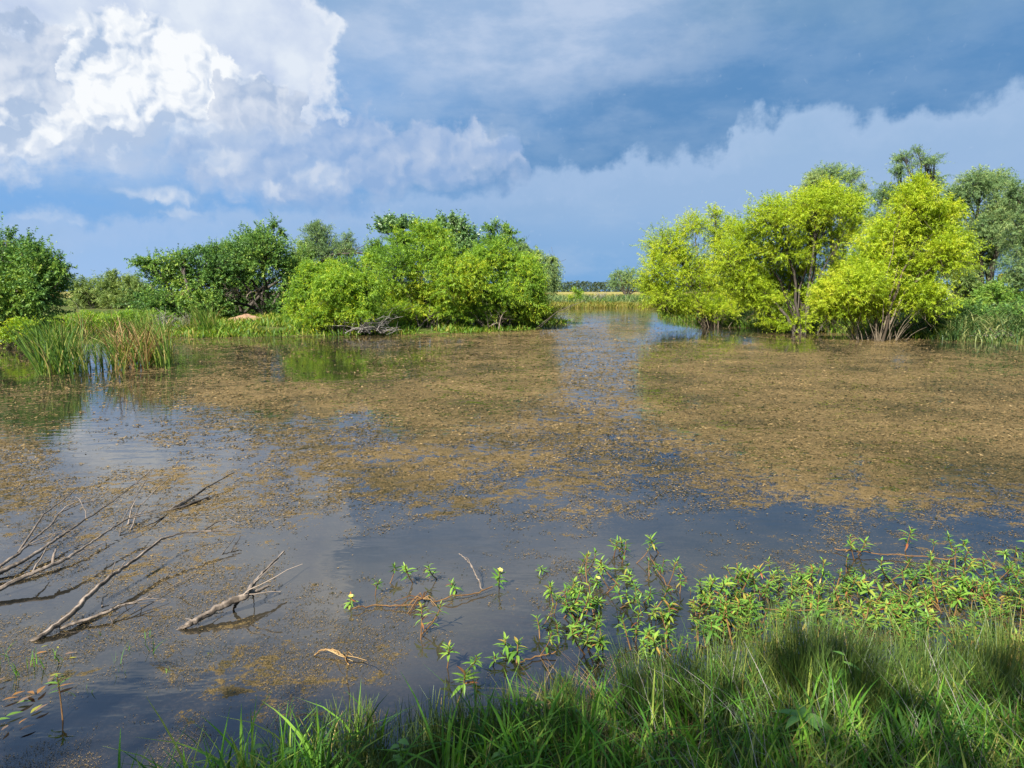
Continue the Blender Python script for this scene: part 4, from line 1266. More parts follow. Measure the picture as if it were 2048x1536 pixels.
limb('dead_branch', 'lowest dead branch of the left fan, entering at the frame edge with a long tip', [(-40, 1196), (-8, 1181), (50, 1152), (91, 1136), (137, 1115), (178, 1088), (223, 1057), (265, 1032), (310, 1020)],
     [0.05, 0.08, 0.14, 0.18, 0.20, 0.22, 0.24, 0.25, 0.25], [0.030, 0.026, 0.022, 0.018, 0.013, 0.010, 0.007, 0.005],
     [([(105, 1130), (108, 1108), (112, 1098)], [0.18, 0.24, 0.26], 0.012), ([(62, 1148), (85, 1112), (92, 1095)], [0.15, 0.2, 0.22], 0.007)])
limb('dead_branch', 'long straight dead branch of the left fan reaching farthest over the water', [(-30, 1158), (0, 1144), (41, 1125), (83, 1098), (124, 1070), (166, 1043), (215, 1010), (257, 979), (306, 937)],
     [0.05, 0.08, 0.12, 0.17, 0.22, 0.26, 0.3, 0.33, 0.36], [0.026, 0.022, 0.017, 0.014, 0.011, 0.008, 0.006, 0.004])
limb('dead_branch', 'curved dead branch of the left fan bending over at its tip', [(-20, 1148), (0, 1132), (37, 1107), (62, 1082), (99, 1053), (120, 1024), (166, 1005), (196, 999)], [0.05, 0.08, 0.14, 0.19, 0.24, 0.3, 0.3, 0.28],
     [0.020, 0.016, 0.012, 0.010, 0.008, 0.005], [([(37, 1105), (66, 1061), (87, 1028), (128, 999), (157, 974)], [0.14, 0.2, 0.26, 0.3, 0.33], 0.009)])
limb('dead_branch', 'dark dead branch with its shadow shaped as a second arm, lying farthest out among the weed flecks', [(328, 1030), (352, 1014), (385, 995), (414, 974), (468, 945)], [-0.03, 0.02, 0.06, 0.10, 0.15], [0.024, 0.026, 0.016, 0.010, 0.006],
     [([(356, 1018), (385, 1006), (420, 993)], [0.0, 0.02, 0.04], 0.016), ([(333, 1030), (308, 1046), (281, 1056)], [0.0, 0.02, 0.03], 0.007)], BARK_D)  # first side piece is dark wood shaped along the branch's shadow
limb('dead_branch', 'upright thin twigs crossing the long branches of the left fan', [(236, 1082), (248, 1036), (269, 999), (306, 937)], [-0.02, 0.12, 0.24, 0.36], [0.007, 0.006, 0.003],
     [([(262, 1060), (277, 1016), (323, 968), (348, 948)], [0, 0.12, 0.25, 0.3], 0.006), ([(256, 1050), (262, 1020), (270, 1000)], [0.0, 0.1, 0.2], 0.006)])
limb('fallen_log', 'short broken dead log with a fork lying alone in open water right of the fan',
     [(343, 1268), (358, 1258), (372, 1252), (389, 1243), (426, 1221), (459, 1204), (492, 1192), (505, 1169), (534, 1136), (569, 1103)], [-0.02, 0.0, 0.03, 0.05, 0.09, 0.13, 0.16, 0.2, 0.26, 0.31],
     [0.010, 0.012, 0.016, 0.022, 0.030, 0.034, 0.028, 0.016, 0.010, 0.008],
     [([(470, 1200), (500, 1186), (520, 1180), (538, 1171)], [0.13, 0.14, 0.14, 0.15], 0.019), ([(486, 1192), (470, 1210), (466, 1219)], [0.15, 0.06, 0.0], 0.015), ([(372, 1247), (390, 1236), (416, 1226)], [0.03, 0.07, 0.1], 0.005), ([(506, 1190), (508, 1200), (509, 1210)], [0.14, 0.06, -0.01], 0.005)])
for lab, pts in (('dark thin stick poking out beside the tip of the longest branch', [(440, 1114), (470, 1074)]), ('second dark thin stick parallel to the first beside the longest branch tip', [(457, 1110), (482, 1071)]),
                 ('dark stick half sunk between the long branch and the broken log', [(356, 1199), (383, 1177)]), ('thin dark stick below the middle of the longest branch', [(326, 1162), (344, 1142)])):
    limb('stick', lab, pts, [-0.01, 0.10], [0.006, 0.004], (), BARK_D, 'sticks poking out of the water')
limb('stick', 'thin brown bent stem standing in the water between the yellow flowered shoots', [(964, 1180), (952, 1150), (938, 1124), (918, 1108)], [0, 0.12, 0.22, 0.28], [0.006, 0.005, 0.004], [([(945, 1134), (935, 1116), (930, 1116)], [0.2, 0.25, 0.25], 0.003)], DEADWOOD, 'sticks poking out of the water')
limb('stick', 'curled straw coloured stem arching over the scum in the lower middle', [(628, 1312), (640, 1300), (668, 1299), (690, 1313), (698, 1332)], [0.0, 0.04, 0.05, 0.04, 0.0], [0.006, 0.007, 0.006, 0.005], (), M_DRY, 'sticks poking out of the water')
# ------------------------------------------------------------------ water primrose
M_PRIM = leaf_mat('primrose leaves', [(0.12, (0.045, 0.11, 0.022)), (0.42, (0.12, 0.27, 0.035)), (0.7, (0.25, 0.40, 0.055)), (0.9, (0.42, 0.29, 0.055)), (1.0, (0.32, 0.11, 0.045))], 0.3, 0.45, 0.3, 3.0)
M_STEM = bark_mat('reddish stems', (0.10, 0.045, 0.018), (0.24, 0.14, 0.055), 20.0, 0.2)
M_PETAL = leaf_mat('yellow petals', [(0.1, (0.75, 0.66, 0.12)), (0.9, (0.8, 0.74, 0.2))], 0.3)


def lance_leaf(bag, p, d, up, L, W, tint, bend=0.25):
    d = d / np.linalg.norm(d)
    s = np.cross(d, up); s /= max(np.linalg.norm(s), 1e-6)
    u = np.cross(s, d)
    t = np.array([0.0, 0.3, 0.65, 1.0])
    wv_ = np.array([0.12, 0.85, 0.7, 0.02]) * W * 0.5
    mid = p + d * (t * L)[:, None] - u * (bend * L * t ** 2)[:, None]
    lft = mid + s * wv_[:, None] + u * (wv_ * 0.35)[:, None]
    rgt = mid - s * wv_[:, None] + u * (wv_ * 0.35)[:, None]
    V = np.concatenate([mid, lft, rgt])
    F = [(i, i + 1, 4 + i + 1, 4 + i) for i in range(3)] + [(i + 1, i, 8 + i, 8 + i + 1) for i in range(3)]
    bag.add(V, np.array(F), tint)


def primrose_meshes(h, n_leaf, whorl):
    st, lv = Bag(), Bag()
    a_ = rng.uniform(0, 6.28)
    bendv = rng.uniform(0.2, 0.7) * h
    t = np.linspace(0, 1, 6)
    P = np.stack([math.cos(a_) * bendv * (t - 1) ** 2, math.sin(a_) * bendv * (t - 1) ** 2, h * (t ** 0.9) - 0.02], -1)
    st.tube(P, np.linspace(0.0036, 0.0022, 6), 5, 0.5)
    for k in range(n_leaf):
        f = 0.35 + 0.65 * (k + 0.5) / n_leaf if not whorl else 0.6 + 0.4 * (k + 0.5) / n_leaf
        p = np.array([np.interp(f, t, P[:, i]) for i in range(3)])
        b_ = k * 2.4 + rng.normal(0, 0.25)
        el_ = rng.uniform(0.15, 0.55) + 0.75 * max(0, f - 0.7) / 0.3
        d = np.array([math.cos(b_) * math.cos(el_), math.sin(b_) * math.cos(el_), math.sin(el_)])
        L = rng.uniform(0.032, 0.066) * (1.0 if f < 0.85 else 0.7)
        d = d + np.array([0, 0, -0.5 * (rng.random() < 0.25)])
        tn = rng.normal(0.47 + 0.3 * (f - 0.6), 0.10) if rng.random() > 0.07 else rng.uniform(0.85, 1.0)
        lance_leaf(lv, p, d, np.array([0, 0, 1.0]), L, L * rng.uniform(0.22, 0.34), np.clip(tn, 0, 1), rng.uniform(0.05, 0.5))
    return st, lv, P[-1]


def bag_mesh(bag, name, mat, smooth=False):
    V = np.concatenate(bag.V)
    return mesh_np(name, V, [np.concatenate(f) for f in bag.F.values()], mat, {'tint': np.concatenate(bag.A)}, smooth)


PRIM, SHAPES = [], []
for k in range(18):
    st, lv, top = primrose_meshes(rng.uniform(0.05, 0.18), int(rng.integers(9, 20)), k % 3 == 0)
    SHAPES.append([(np.concatenate(b_.V), np.concatenate(list(b_.F.values())[0]), np.concatenate(b_.A)) for b_ in (st, lv)])
    PRIM.append((bag_mesh(st, 'stem', M_STEM), bag_mesh(lv, 'leaves', M_PRIM), top))
fb = Bag()
for k in range(5):
    a_ = k * 1.2566
    d = np.array([math.cos(a_), math.sin(a_), 0.55])
    lance_leaf(fb, np.zeros(3), d, np.array([0, 0, 1.0]), 0.019, 0.020, 0.5, 0.1)
FLOWER = bag_mesh(fb, 'flower', M_PETAL)


def primrose(p, label, group, k=None, sc=1.0, flower=False, cat='water primrose'):
    k = int(rng.integers(len(PRIM))) if k is None else k
    root = empty('water_primrose', p, label, cat, group, rng.uniform(0, 6.28))
    sc *= 1.28
    root.scale = (sc, sc, sc)
    root.rotation_euler[0], root.rotation_euler[1] = rng.normal(0, 0.2), rng.normal(0, 0.2)
    link('stem', PRIM[k][0], root)
    link('leaves', PRIM[k][1], root)
    if flower:
        link('flower', FLOWER, root, tuple(PRIM[k][2] + np.array([0.004, 0, 0.008])))


for px, py, lab, fl in ((790, 1163, 'leftmost of three small primrose shoots in a row in open water', False), (820, 1170, 'middle of three small primrose shoots in a row in open water', False), (860, 1166, 'rightmost of three small primrose shoots in a row in open water', False),
                        (702, 1212, 'yellow flowered primrose shoot standing alone at the left of the patch', True), (742, 1192, 'thin reddish primrose shoot between the flowered one and the row of three', False),
                        (990, 1172, 'yellow flowered primrose shoot beside the bent brown stem', True), (846, 1262, 'pale primrose shoot below the orange root tangle', False), (880, 1268, 'small primrose shoot right below the orange root tangle', False),
                        (908, 1186, 'tiny primrose rosette above the orange runner', False), (1084, 1148, 'primrose shoot lying low left of the main patch', False), (1195, 1146, 'short primrose shoot above the left end of the main patch', False),
                        (128, 1420, 'green sprout with opposite leaves among orange leaves in the left corner', False)):
    primrose(p2w(px, py), lab, None, sc=rng.uniform(0.75, 1.0), flower=fl)
GP = 'water primrose shoots of the main patch'
cnt = 0
while cnt < 285:
    px, py = rng.uniform(1090, 2120), rng.uniform(1085, 1330)
    top_y = np.interp(px, [1090, 1180, 1230, 1300, 1380, 1500, 1620, 1660, 1700, 1800, 1900, 2048], [1150, 1140, 1080, 1100, 1165, 1140, 1130, 1100, 1110, 1100, 1085, 1110])
    bot_y = np.interp(px, [1090, 1200, 1300, 1420, 1560, 1700, 1900, 2048], [1300, 1340, 1330, 1290, 1250, 1250, 1290, 1300])
    dens = np.interp(px, [1090, 1200, 1300, 1380, 1450, 1560, 1700, 2048], [0.5, 0.8, 0.75, 0.55, 1.0, 1.0, 0.8, 0.9])
    dens *= np.clip(0.35 + (py - top_y) / 55, 0, 1) * (0.5 + (fbm(px / 45.0, py / 22.0, 71, 2) > 0.47))
    if py < top_y or py > bot_y + 20 or rng.random() > dens:
        continue
    p = p2w(px, py)
    cnt += 1
    k = int(rng.integers(len(PRIM)))
    sc = rng.uniform(0.6, 1.15)
    tall = PRIM[k][2][2] * sc
    zone = next(t_ for lim, t_ in ((1185, 'at the left end of the primrose patch'), (1290, 'in the left cluster of the primrose patch'), (1400, 'in the thin stretch above the leaning rush clump'),
                                   (1500, 'just left of the tallest rush clump'), (1625, 'behind the tallest rush clump'), (1780, 'just right of the tallest rush clump'),
                                   (1920, 'left of the sunlit clump at the right edge'), (9999, 'behind the sunlit clump at the right edge')) if px < lim)
    row = 'outermost' if py < top_y + 40 else 'bankside' if py > bot_y - 35 else 'inner'
    primrose(p, ('tall ' if tall > 0.125 else 'low ' if tall < 0.07 else 'middling ') + row + ' primrose shoot ' + zone, GP, k, sc, rng.random() < 0.015)
for px, py in ((905, 1335), (945, 1350), (930, 1400), (1035, 1320), (990, 1330), (1140, 1310), (1085, 1270), (1280, 1440), (1130, 1420), (1010, 1310), (1060, 1425), (1100, 1455)):
    primrose(p2w(px, py), 'shaded bluish primrose shoot in the dark water ahead of the near grass', 'shaded primrose shoots near the grass', sc=rng.uniform(0.8, 1.2))

# the lowest, most tangled shoots between them
lowb, lows = Bag(), Bag()
q = 0
while q < 330:
    px, py = rng.uniform(1380, 2120), rng.uniform(1120, 1330)
    if py > np.interp(px, [1380, 1560, 1700, 1900, 2048], [1300, 1265, 1265, 1310, 1320]) or fbm(px / 45.0, py / 22.0, 71, 2) < 0.40 or py < np.interp(px, [1380, 1500, 1700, 1900, 2048], [1190, 1165, 1150, 1150, 1150]):
        continue
    q += 1
    p = p2w(px, py)
    k = int(rng.integers(len(SHAPES)))
    a_, sc = rng.uniform(0, 6.28), rng.uniform(0.5, 0.95)
    M = np.array([[math.cos(a_), -math.sin(a_), rng.normal(0, 0.4)], [math.sin(a_), math.cos(a_), rng.normal(0, 0.4)], [0, 0, 0.75]]) * sc
    for dst, (V, F, t) in ((lows, SHAPES[k][0]), (lowb, SHAPES[k][1])):
        dst.add(V @ M.T + p, F, t)
mat_o = stuff('primrose_mat', bag_mesh(lowb, 'primrose_mat', M_PRIM), 'low tangled mat of primrose leaves filling the green patch at the water edge', 'ground cover')
link('stems', bag_mesh(lows, 'stems', M_STEM), mat_o)

# runners on the water
for lab, pts in (('long reddish primrose runner lying on the water at the right, leafless in the middle', [(1668, 1098), (1700, 1102), (1760, 1108), (1830, 1112), (1900, 1118), (1980, 1120)]),
                 ('orange primrose runner stretching right from the root tangle', [(868, 1204), (905, 1194), (950, 1186), (985, 1174)]),
                 ('thin primrose runner trailing left from the root tangle', [(846, 1210), (800, 1212), (752, 1210), (706, 1216)]),
                 ('leaning reddish primrose stem at the right of the upper shoots', [(1300, 1110), (1318, 1148), (1345, 1182)]),
                 ('reddish primrose runner through the middle of the patch', [(1460, 1205), (1530, 1218), (1600, 1222), (1680, 1215)]),
                 ('pale primrose runner across the shaded water', [(1040, 1325), (1075, 1312), (1110, 1304)])):
    P = np.array([p2w(x, y, 0.012 + 0.02 * rng.random()) for x, y in pts])
    t1 = np.linspace(0, 1, len(P) * 4)
    Q = np.stack([np.interp(t1, np.linspace(0, 1, len(P)), P[:, i]) for i in range(3)], -1) + rng.normal(0, 0.004, (len(t1), 3))
    bag = Bag()
    bag.tube(Q - P[0], 0.0042, 6, 0.5)
    tag(bag.build('primrose_runner', M_STEM, None, P[0]), lab, 'runner', 'primrose runners')
b = p2w(846, 1206)
bag = Bag()
for k in range(16):
    a_ = rng.uniform(0, 6.28)
    L = rng.uniform(0.08, 0.24)
    bag.tube([(0, 0, 0.03), (0.4 * L * math.cos(a_), 0.4 * L * math.sin(a_), 0.05), (L * math.cos(a_), L * math.sin(a_), -0.005)], [0.004, 0.003, 0.0015], 5, rng.random())
tag(bag.build('root_tangle', M_STEM, None, b), 'orange brown tangle of roots in shallow water below the row of three shoots', 'roots')

# ------------------------------------------------------------------ rush clumps and near grass
def rush_clump(label, px, py, h, rad, n, lean=0.12, az0=None, tint=(0.42, 0.16)):
    p = p2w(px, py, 0.05)
    p[2] = max(-0.05, float(ground_z(np.array([p[0]]), np.array([p[1]]))[0]) - 0.02)
    root = empty('rush_clump', p, label, 'rushes', 'rush clumps at the near shore')
    n = int(n * 0.8)
    r = rad * np.sqrt(rng.random(n))
    a_ = rng.uniform(0, 6.28, n)
    x, y = r * np.cos(a_), r * np.sin(a_) * 0.8
    hh_ = h * rng.uniform(0.45, 1.08, n)
    az = np.where(rng.random(n) < 0.6, a_ + rng.normal(0, 0.5, n), az0 if az0 is not None else rng.uniform(0, 6.28, n))
    me = blade_mesh('stems', M_RUSH, blades(x, y, np.full(n, 0.0), hh_, rng.uniform(0.0026, 0.0056, n), np.abs(rng.normal(lean, 0.12, n)), az, np.abs(rng.normal(0, 0.14, n)), 3, np.clip(rng.normal(*tint, n), 0, 1), False))
    link('stems', me, root)


rush_clump('tallest dark rush clump rising above the primrose patch, brown tipped', 1605, 1400, 0.52, 0.24, 1500)
rush_clump('leaning dark rush clump left of the tallest one', 1300, 1448, 0.40, 0.13, 650, 0.2, 2.2)
rush_clump('small upright rush clump in the water between the shaded primrose shoots', 1122, 1402, 0.27, 0.07, 220, 0.05)
rush_clump('broad dark rush clump right of the leaning one', 1440, 1440, 0.42, 0.26, 1100)
rush_clump('rush clump in front of the tallest one', 1690, 1460, 0.46, 0.28, 1300)
rush_clump('sunlit yellow green rush clump at the right edge', 2010, 1395, 0.46, 0.22, 1000, 0.15, None, (0.68, 0.14))  # yellower tint puts the sunlight into this clump's stem colour
rush_clump('dark rush clump left of the sunlit one at the right edge', 1880, 1440, 0.44, 0.28, 1200)
rush_clump('low rush clump in the middle of the near edge', 940, 1500, 0.26, 0.22, 650)
rush_clump('sparse rush clump at the left end of the near grass', 700, 1490, 0.25, 0.18, 280, 0.08)
rush_clump('thin dark rush stems standing left of the middle', 860, 1470, 0.25, 0.16, 220, 0.06)
rush_clump('low rush clump below the small upright one', 1080, 1500, 0.30, 0.22, 650)
rush_clump('thin rush stems standing in water beside the leaning clump', 1195, 1400, 0.22, 0.10, 160, 0.05)

n = 15000
x, y = rng.uniform(-1.5, 3.4, n), rng.uniform(1.6, 3.75, n)
sd = shore_sd(x, y)
k = (sd > -0.30) & (rng.random(n) < 0.25 + 0.75 * (sd > 0)) & ((x > 0.62) | (sd > -0.05)) & ~((np.abs(x - 0.55) < 0.22) & (y > 2.75))
x, y = x[k], y[k]
n = len(x)
z = np.maximum(ground_z(x, y), -0.02)
right = x > 0.7
stuff('sedge', blade_mesh('sedge', M_RUSH, blades(x, y, z, rng.uniform(0.12, 0.34, n) * np.where(right, 1.0, 0.72), rng.uniform(0.0022, 0.0045, n), np.abs(rng.normal(0.25, 0.2, n)), rng.uniform(0, 6.28, n), np.abs(rng.normal(0.15, 0.25, n)), 3,
      np.clip(rng.normal(0.48, 0.2, n), 0, 1), False)), 'fine dark sedge and rush stems filling the near bank', 'sedge')
n = 7600
x, y = rng.uniform(-1.5, 3.2, n), rng.uniform(1.5, 3.2, n)
sd = shore_sd(x, y)
k = (sd > 0.02) & (fbm(x * 2.2, y * 2.2, 81, 3) > 0.40)
x, y = x[k], y[k]
n = len(x)
stuff('near_grass', blade_mesh('near_grass', M_GRASS, blades(x, y, ground_z(x, y), rng.uniform(0.10, 0.37, n), rng.uniform(0.004, 0.015, n), np.abs(rng.normal(0.25, 0.2, n)), rng.uniform(0, 6.28, n), np.abs(rng.normal(0.4, 0.35, n)), 4)),
      'fresh green grass blades along the bottom edge', 'grass')
n = 900
x, y = rng.uniform(0.1, 0.9, n), rng.uniform(2.6, 3.35, n)
stuff('dead_thatch', blade_mesh('dead_thatch', M_DRY, blades(x, y, np.full(n, 0.0) + np.maximum(ground_z(x, y), 0.0), rng.uniform(0.06, 0.16, n), rng.uniform(0.002, 0.004, n), rng.uniform(1.0, 2.6, n), rng.uniform(0, 6.28, n), rng.uniform(0.3, 1.0, n), 3)),
      'flattened yellow thatch of dead rushes at the foot of the leaning clump', 'thatch')
n = 320
x, y = rng.uniform(0.6, 2.6, n), rng.uniform(2.1, 3.2, n)
stuff('dry_stalks', blade_mesh('dry_stalks', GREYWOOD, blades(x, y, ground_z(x, y), rng.uniform(0.2, 0.42, n), rng.uniform(0.0018, 0.003, n), rng.uniform(0.1, 0.7, n), rng.normal(2.4, 1.0, n), rng.uniform(0, 0.6, n), 4, None, False)),
      'thin grey dry stalks leaning through the dark rushes', 'dry stalks')


def tuft(label, px, py, hs, wd, az_sp=1.0, base_z=None, droop=0.5, mat=None, lean=0.3, spread=0.02):
    p = p2w(px, py, 0.12 if base_z is None else base_z)
    p[2] = float(max(ground_z(np.array([p[0]]), np.array([p[1]]))[0], -0.02))
    root = empty('grass_tuft', p, label, 'grass tuft', 'long bladed grass tufts at the near bank')
    for h in hs:
        me = blade_mesh('blade', mat or M_GRASS, blades(np.array([rng.normal(0, spread)]), np.array([rng.normal(0, spread)]), np.zeros(1), np.array([h]), np.array([wd * rng.uniform(0.8, 1.2)]), np.array([abs(rng.normal(lean, 0.15))]),
                        np.array([rng.uniform(0, 6.28)]), np.array([abs(rng.normal(droop, 0.3))]), 8, np.array([rng.uniform(0.35, 0.8)])))
        link('blade', me, root)


for lab, px, py, hs in (
        ('broad bladed grass tuft at the bottom edge under the leaning rush clump', 1420, 1570, (0.42, 0.5, 0.38, 0.3, 0.34)), ('grass tuft with one blade arching sideways at the bottom right', 1680, 1560, (0.40, 0.3, 0.36, 0.28)),
        ('grass tuft with a bent over blade near the bottom right corner', 2040, 1560, (0.36, 0.42, 0.3)), ('tall bright grass tuft at the bottom left end of the near grass', 380, 1570, (0.34, 0.28, 0.3, 0.24, 0.2)),
        ('grass tuft right of the tall bright one at the bottom left', 480, 1580, (0.36, 0.3, 0.28, 0.22)), ('tall single bladed tuft pointing up over the scum', 640, 1560, (0.48, 0.3, 0.2)),
        ('bright grass tuft at the bottom between the heart shaped leaves', 760, 1575, (0.32, 0.3, 0.26, 0.28)), ('curling bright grass tuft at the bottom middle', 900, 1575, (0.34, 0.3, 0.28, 0.25, 0.3)),
        ('bright grass tuft right of the curling one', 985, 1580, (0.3, 0.34, 0.26)), ('slender grass tuft crossing the yellow thatch', 1180, 1560, (0.42, 0.34, 0.26)),
        ('grass tuft beside the lobed leaf plant', 1540, 1570, (0.34, 0.3, 0.38)), ('grass tuft at the bottom right under the rushes', 1820, 1570, (0.36, 0.3, 0.28)),
        ('narrow grass tuft between the bottom tufts left of the middle', 560, 1580, (0.3, 0.26, 0.22, 0.3)), ('narrow bright tuft at the bottom below the low rush clump', 1090, 1585, (0.3, 0.34, 0.28))):
    tuft(lab, px, py, hs + tuple(0.8 * h_ for h_ in hs), 0.016)

for k, (px, py, h_) in enumerate(((20, 1320, 0.2), (40, 1345, 0.14), (90, 1330, 0.13), (118, 1318, 0.11), (66, 1330, 0.12))):
    tuft('bright green grass sprig in the small tuft at the foot of the longest branch', px, py, (h_, h_ * 0.8, h_ * 0.7, h_ * 0.9), 0.006, base_z=0.0, lean=0.2, droop=0.2)
for k, (px, py, h_) in enumerate(((238, 1325, 0.11), (300, 1305, 0.13), (250, 1298, 0.08), (195, 1275, 0.05), (175, 1385, 0.08), (428, 1300, 0.06), (298, 1280, 0.07), (232, 1345, 0.07), (345, 1345, 0.06))):
    tuft('small thin grass sprout standing by itself in the shaded water', px, py, (h_, h_ * 0.7, h_ * 0.8), 0.0045, base_z=0.0, lean=0.25, droop=0.2)

# weeds with broad leaves at the bottom edge
M_BROAD = leaf_mat('broad weed leaves', [(0.1, (0.070, 0.168, 0.035)), (0.5, (0.126, 0.280, 0.049)), (0.9, (0.210, 0.378, 0.070))], 0.35, 0.4, 0.45, 3.0)


def broad_leaf(L, W, tint):
    bag = Bag()
    t = np.linspace(0, 1, 7)
    w_ = np.array([0.35, 0.85, 1.0, 0.9, 0.65, 0.35, 0.02]) * W * 0.5
    mid = np.stack([t * L, 0 * t, -0.25 * L * t ** 2], -1)
    lf = mid + np.stack([-0.06 * L * (t < 0.1), w_, 0.3 * w_], -1)
    rt = mid + np.stack([-0.06 * L * (t < 0.1), -w_, 0.3 * w_], -1)
    V = np.concatenate([mid, lf, rt])
    F = [(i, i + 1, 7 + i + 1, 7 + i) for i in range(6)] + [(i + 1, i, 14 + i, 14 + i + 1) for i in range(6)]
    bag.add(V, np.array(F), tint)
    return bag_mesh(bag, 'leaf', M_BROAD, True)


def weed(label, px, py, h, n, L, W, lobed=False):
    p = p2w(px, py, 0.12)
    p[2] = float(ground_z(np.array([p[0]]), np.array([p[1]]))[0])
    root = empty('broadleaf_weed', p, label, 'weed', 'broad leaved weeds at the bottom edge')
    bag = Bag()
    bag.tube([(0, 0, 0), (0.01, 0, h * 0.5), (0, 0.01, h)], [0.004, 0.0035, 0.002], 5, 0.5)
    bag.build('stem', M_PRIM, root)
    for k in range(n):
        f = 1.0 if lobed else 0.45 + 0.55 * k / max(n - 1, 1)
        lf = link('leaf', broad_leaf(L * rng.uniform(0.75, 1.15), W * rng.uniform(0.8, 1.15), rng.uniform(0.35, 0.8)), root, (0, 0, h * f))
        a_ = (k * 2 * math.pi / n if lobed else k * 2.4) + rng.normal(0, 0.2)
        lf.rotation_euler = (rng.normal(0, 0.2), rng.uniform(-0.35, 0.15), a_)


weed('weed with large pointed lobed leaves at the bottom right of the middle', 1600, 1545, 0.22, 5, 0.12, 0.045, True)
weed('weed with heart shaped leaves beside the bottom left grass', 510, 1560, 0.20, 4, 0.055, 0.052)
weed('second heart leaved weed right of the first', 575, 1560, 0.17, 4, 0.050, 0.046)
weed('leafy weed among the bright grass at the bottom left of the middle', 800, 1560, 0.20, 6, 0.05, 0.034)
weed('leafy weed at the bottom near the middle', 1000, 1570, 0.17, 6, 0.045, 0.035)
weed('narrow leaved green plant standing in the dark rushes', 1680, 1440, 0.36, 7, 0.085, 0.020)
weed('narrow leaved plant in front of the small upright rush clump', 1090, 1450, 0.22, 6, 0.06, 0.018)

# floating fallen leaves in the left corner
M_FALL = leaf_mat('fallen leaves', [(0.1, (0.12, 0.22, 0.03)), (0.35, (0.26, 0.25, 0.035)), (0.6, (0.27, 0.13, 0.04)), (0.9, (0.20, 0.13, 0.085))], 0.15, 0.5, 0.3, 0.01)


def fall_leaf(tint):
    bag = Bag()
    t = np.linspace(0, 1, 6)
    w_ = np.array([0.08, 0.7, 1.0, 0.85, 0.45, 0.02]) * 0.5
    mid = np.stack([t - 0.5, 0.04 * np.sin(t * 5), 0.03 * np.sin(t * 3.1)], -1)
    V = np.concatenate([mid, mid + np.stack([0 * t, w_ * 0.3, 0.05 * w_], -1), mid - np.stack([0 * t, w_ * 0.3, -0.05 * w_], -1)])
    F = [(i, i + 1, 6 + i + 1, 6 + i) for i in range(5)] + [(i + 1, i, 12 + i, 12 + i + 1) for i in range(5)]
    bag.add(V, np.array(F), tint)
    return bag_mesh(bag, 'floating_leaf', M_FALL)


kinds = [(0.12, 'green'), (0.38, 'yellow'), (0.62, 'orange'), (0.92, 'pale brown')]
FALL = [fall_leaf(t_) for t_, _ in kinds]
for k, (px, py, kd, L) in enumerate(((70, 1416, 1, 0.085), (16, 1402, 2, 0.085), (92, 1380, 2, 0.10), (85, 1400, 3, 0.09), (48, 1396, 3, 0.10), (45, 1408, 0, 0.08), (8, 1432, 0, 0.08), (40, 1452, 3, 0.085), (8, 1460, 3, 0.07), (110, 1340, 1, 0.07), (138, 1376, 2, 0.10),
                                     (150, 1322, 1, 0.05), (60, 1376, 2, 0.09), (96, 1288, 1, 0.05), (120, 1292, 1, 0.04), (75, 1292, 2, 0.07), (30, 1425, 0, 0.09), (52, 1436, 2, 0.06), (30, 1372, 2, 0.08), (12, 1382, 3, 0.08), (100, 1362, 3, 0.07), (125, 1312, 3, 0.07))):
    o = link('floating_leaf', FALL[kd], None, tuple(p2w(px + rng.normal(0, 7), py + rng.normal(0, 7), 0.012 + 0.003 * (k % 5))))
    L *= 0.78
    o.scale = (L, L, L)
    o.rotation_euler = (rng.normal(0, 0.1), rng.normal(0, 0.06), rng.normal(0.55, 0.75))
    tag(o, {'green': 'green fallen leaf floating', 'yellow': 'yellow fallen leaf floating', 'orange': 'orange fallen leaf floating', 'pale brown': 'pale brown fallen leaf floating'}[kinds[kd][1]] + ' in the shaded water at the left corner', 'leaf',
        kinds[kd][1] + ' leaves floating in the left corner')

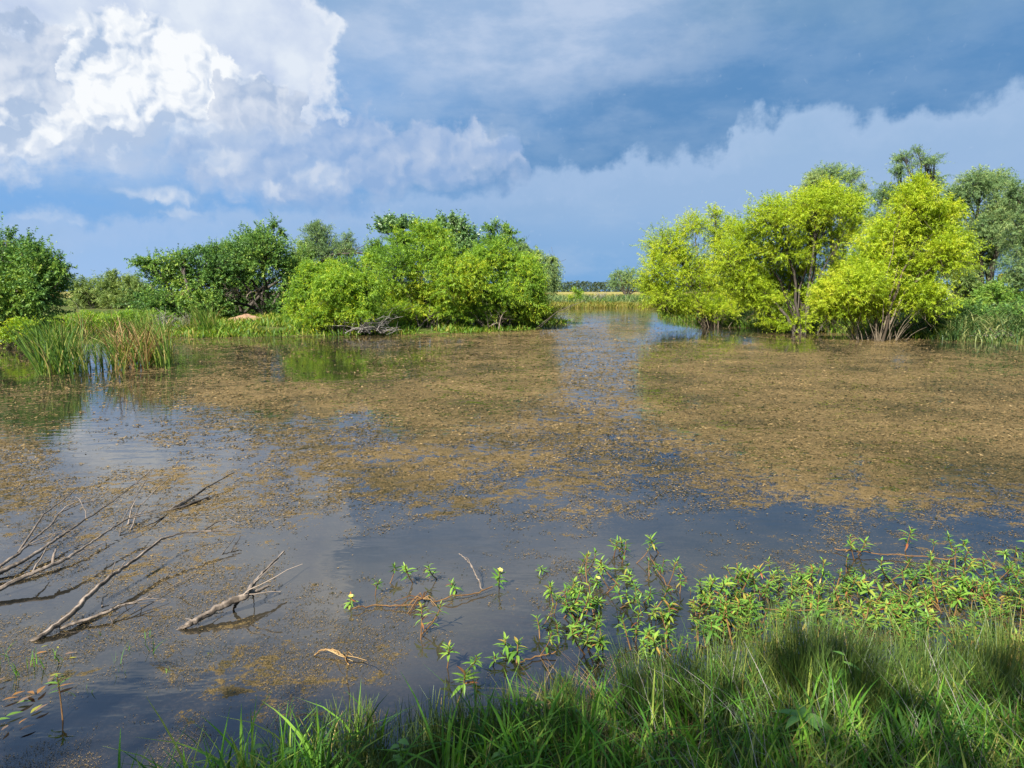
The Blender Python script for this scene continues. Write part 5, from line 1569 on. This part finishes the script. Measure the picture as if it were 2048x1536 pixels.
# ------------------------------------------------------------------ things half hidden in the right bank's brush
def painted(name, c, rough=0.5):
    mt, nt = new_mat(name)
    N = nodes(nt)
    tcn = N('ShaderNodeTexCoord')
    ns = N('ShaderNodeTexNoise', {'Vector': tcn.outputs['Object'], 'Scale': 6.0, 'Detail': 6.0})
    col = ramp_node(N, ns.outputs[0], [(0.35, tuple(v * 0.6 for v in c)), (0.6, c)])
    p = N('ShaderNodeBsdfPrincipled', {'Base Color': col, 'Roughness': rough})
    N('ShaderNodeOutputMaterial', {0: p.outputs[0]})
    return mt


b = pd(2012, 585, 38.6)
b[2] = float(ground_z(np.array([b[0]]), np.array([b[1]]))[0])
top = pd(2012, 556, 38.6)[2] - b[2]
root = empty('barrel_stand', b, 'yellow barrel with a red end on pale legs half hidden under the mesquites', 'barrel')
bag = Bag()
bag.tube([(-0.42, 0, top), (-0.40, 0, top), (0.0, 0, top), (0.34, 0, top), (0.36, 0, top)], [0.02, 0.23, 0.25, 0.23, 0.02], 18, 0.5)
bag.build('barrel', painted('yellow paint', (0.62, 0.50, 0.03)), root, smooth=True)
bag = Bag()
bag.tube([(0.37, 0, top), (0.38, 0, top), (0.64, 0, top), (0.66, 0, top)], [0.02, 0.2, 0.2, 0.02], 16, 0.5)
bag.build('drum', painted('dull red paint', (0.22, 0.045, 0.05)), root, smooth=True)
for sx_, sy_ in ((-0.3, -0.18), (0.3, -0.18), (-0.3, 0.18), (0.3, 0.18)):
    bag = Bag()
    bag.tube([(sx_ * 1.2, sy_ * 1.4, -0.05), (sx_, sy_, top - 0.1)], 0.03, 6, 0.5)
    bag.build('leg', painted('pale pipe', (0.5, 0.48, 0.44)), root)
b = pd(1884, 585, 38.0)
bag = Bag()
X, Y = np.meshgrid(np.linspace(-0.45, 0.45, 31), np.linspace(-0.5, 0.5, 4))
Z = 0.02 * np.sin(X * 70)
i = (np.arange(3)[:, None] * 31 + np.arange(30)[None]).ravel()
F = np.stack([i, i + 1, i + 32, i + 31], -1)
V = np.stack([X, Y, Z], -1).reshape(-1, 3)
bag.add(V, F, 0.5); bag.add(V - [0, 0, 0.004], F[:, ::-1], 0.5)
o = bag.build('metal_sheet', painted('blue grey sheet metal', (0.15, 0.18, 0.23), 0.6), None, b)
o.rotation_euler = (R(35), R(-24), R(20))
tag(o, 'blue grey corrugated sheet lying tilted in the brush beside the brightest willow', 'metal sheet')
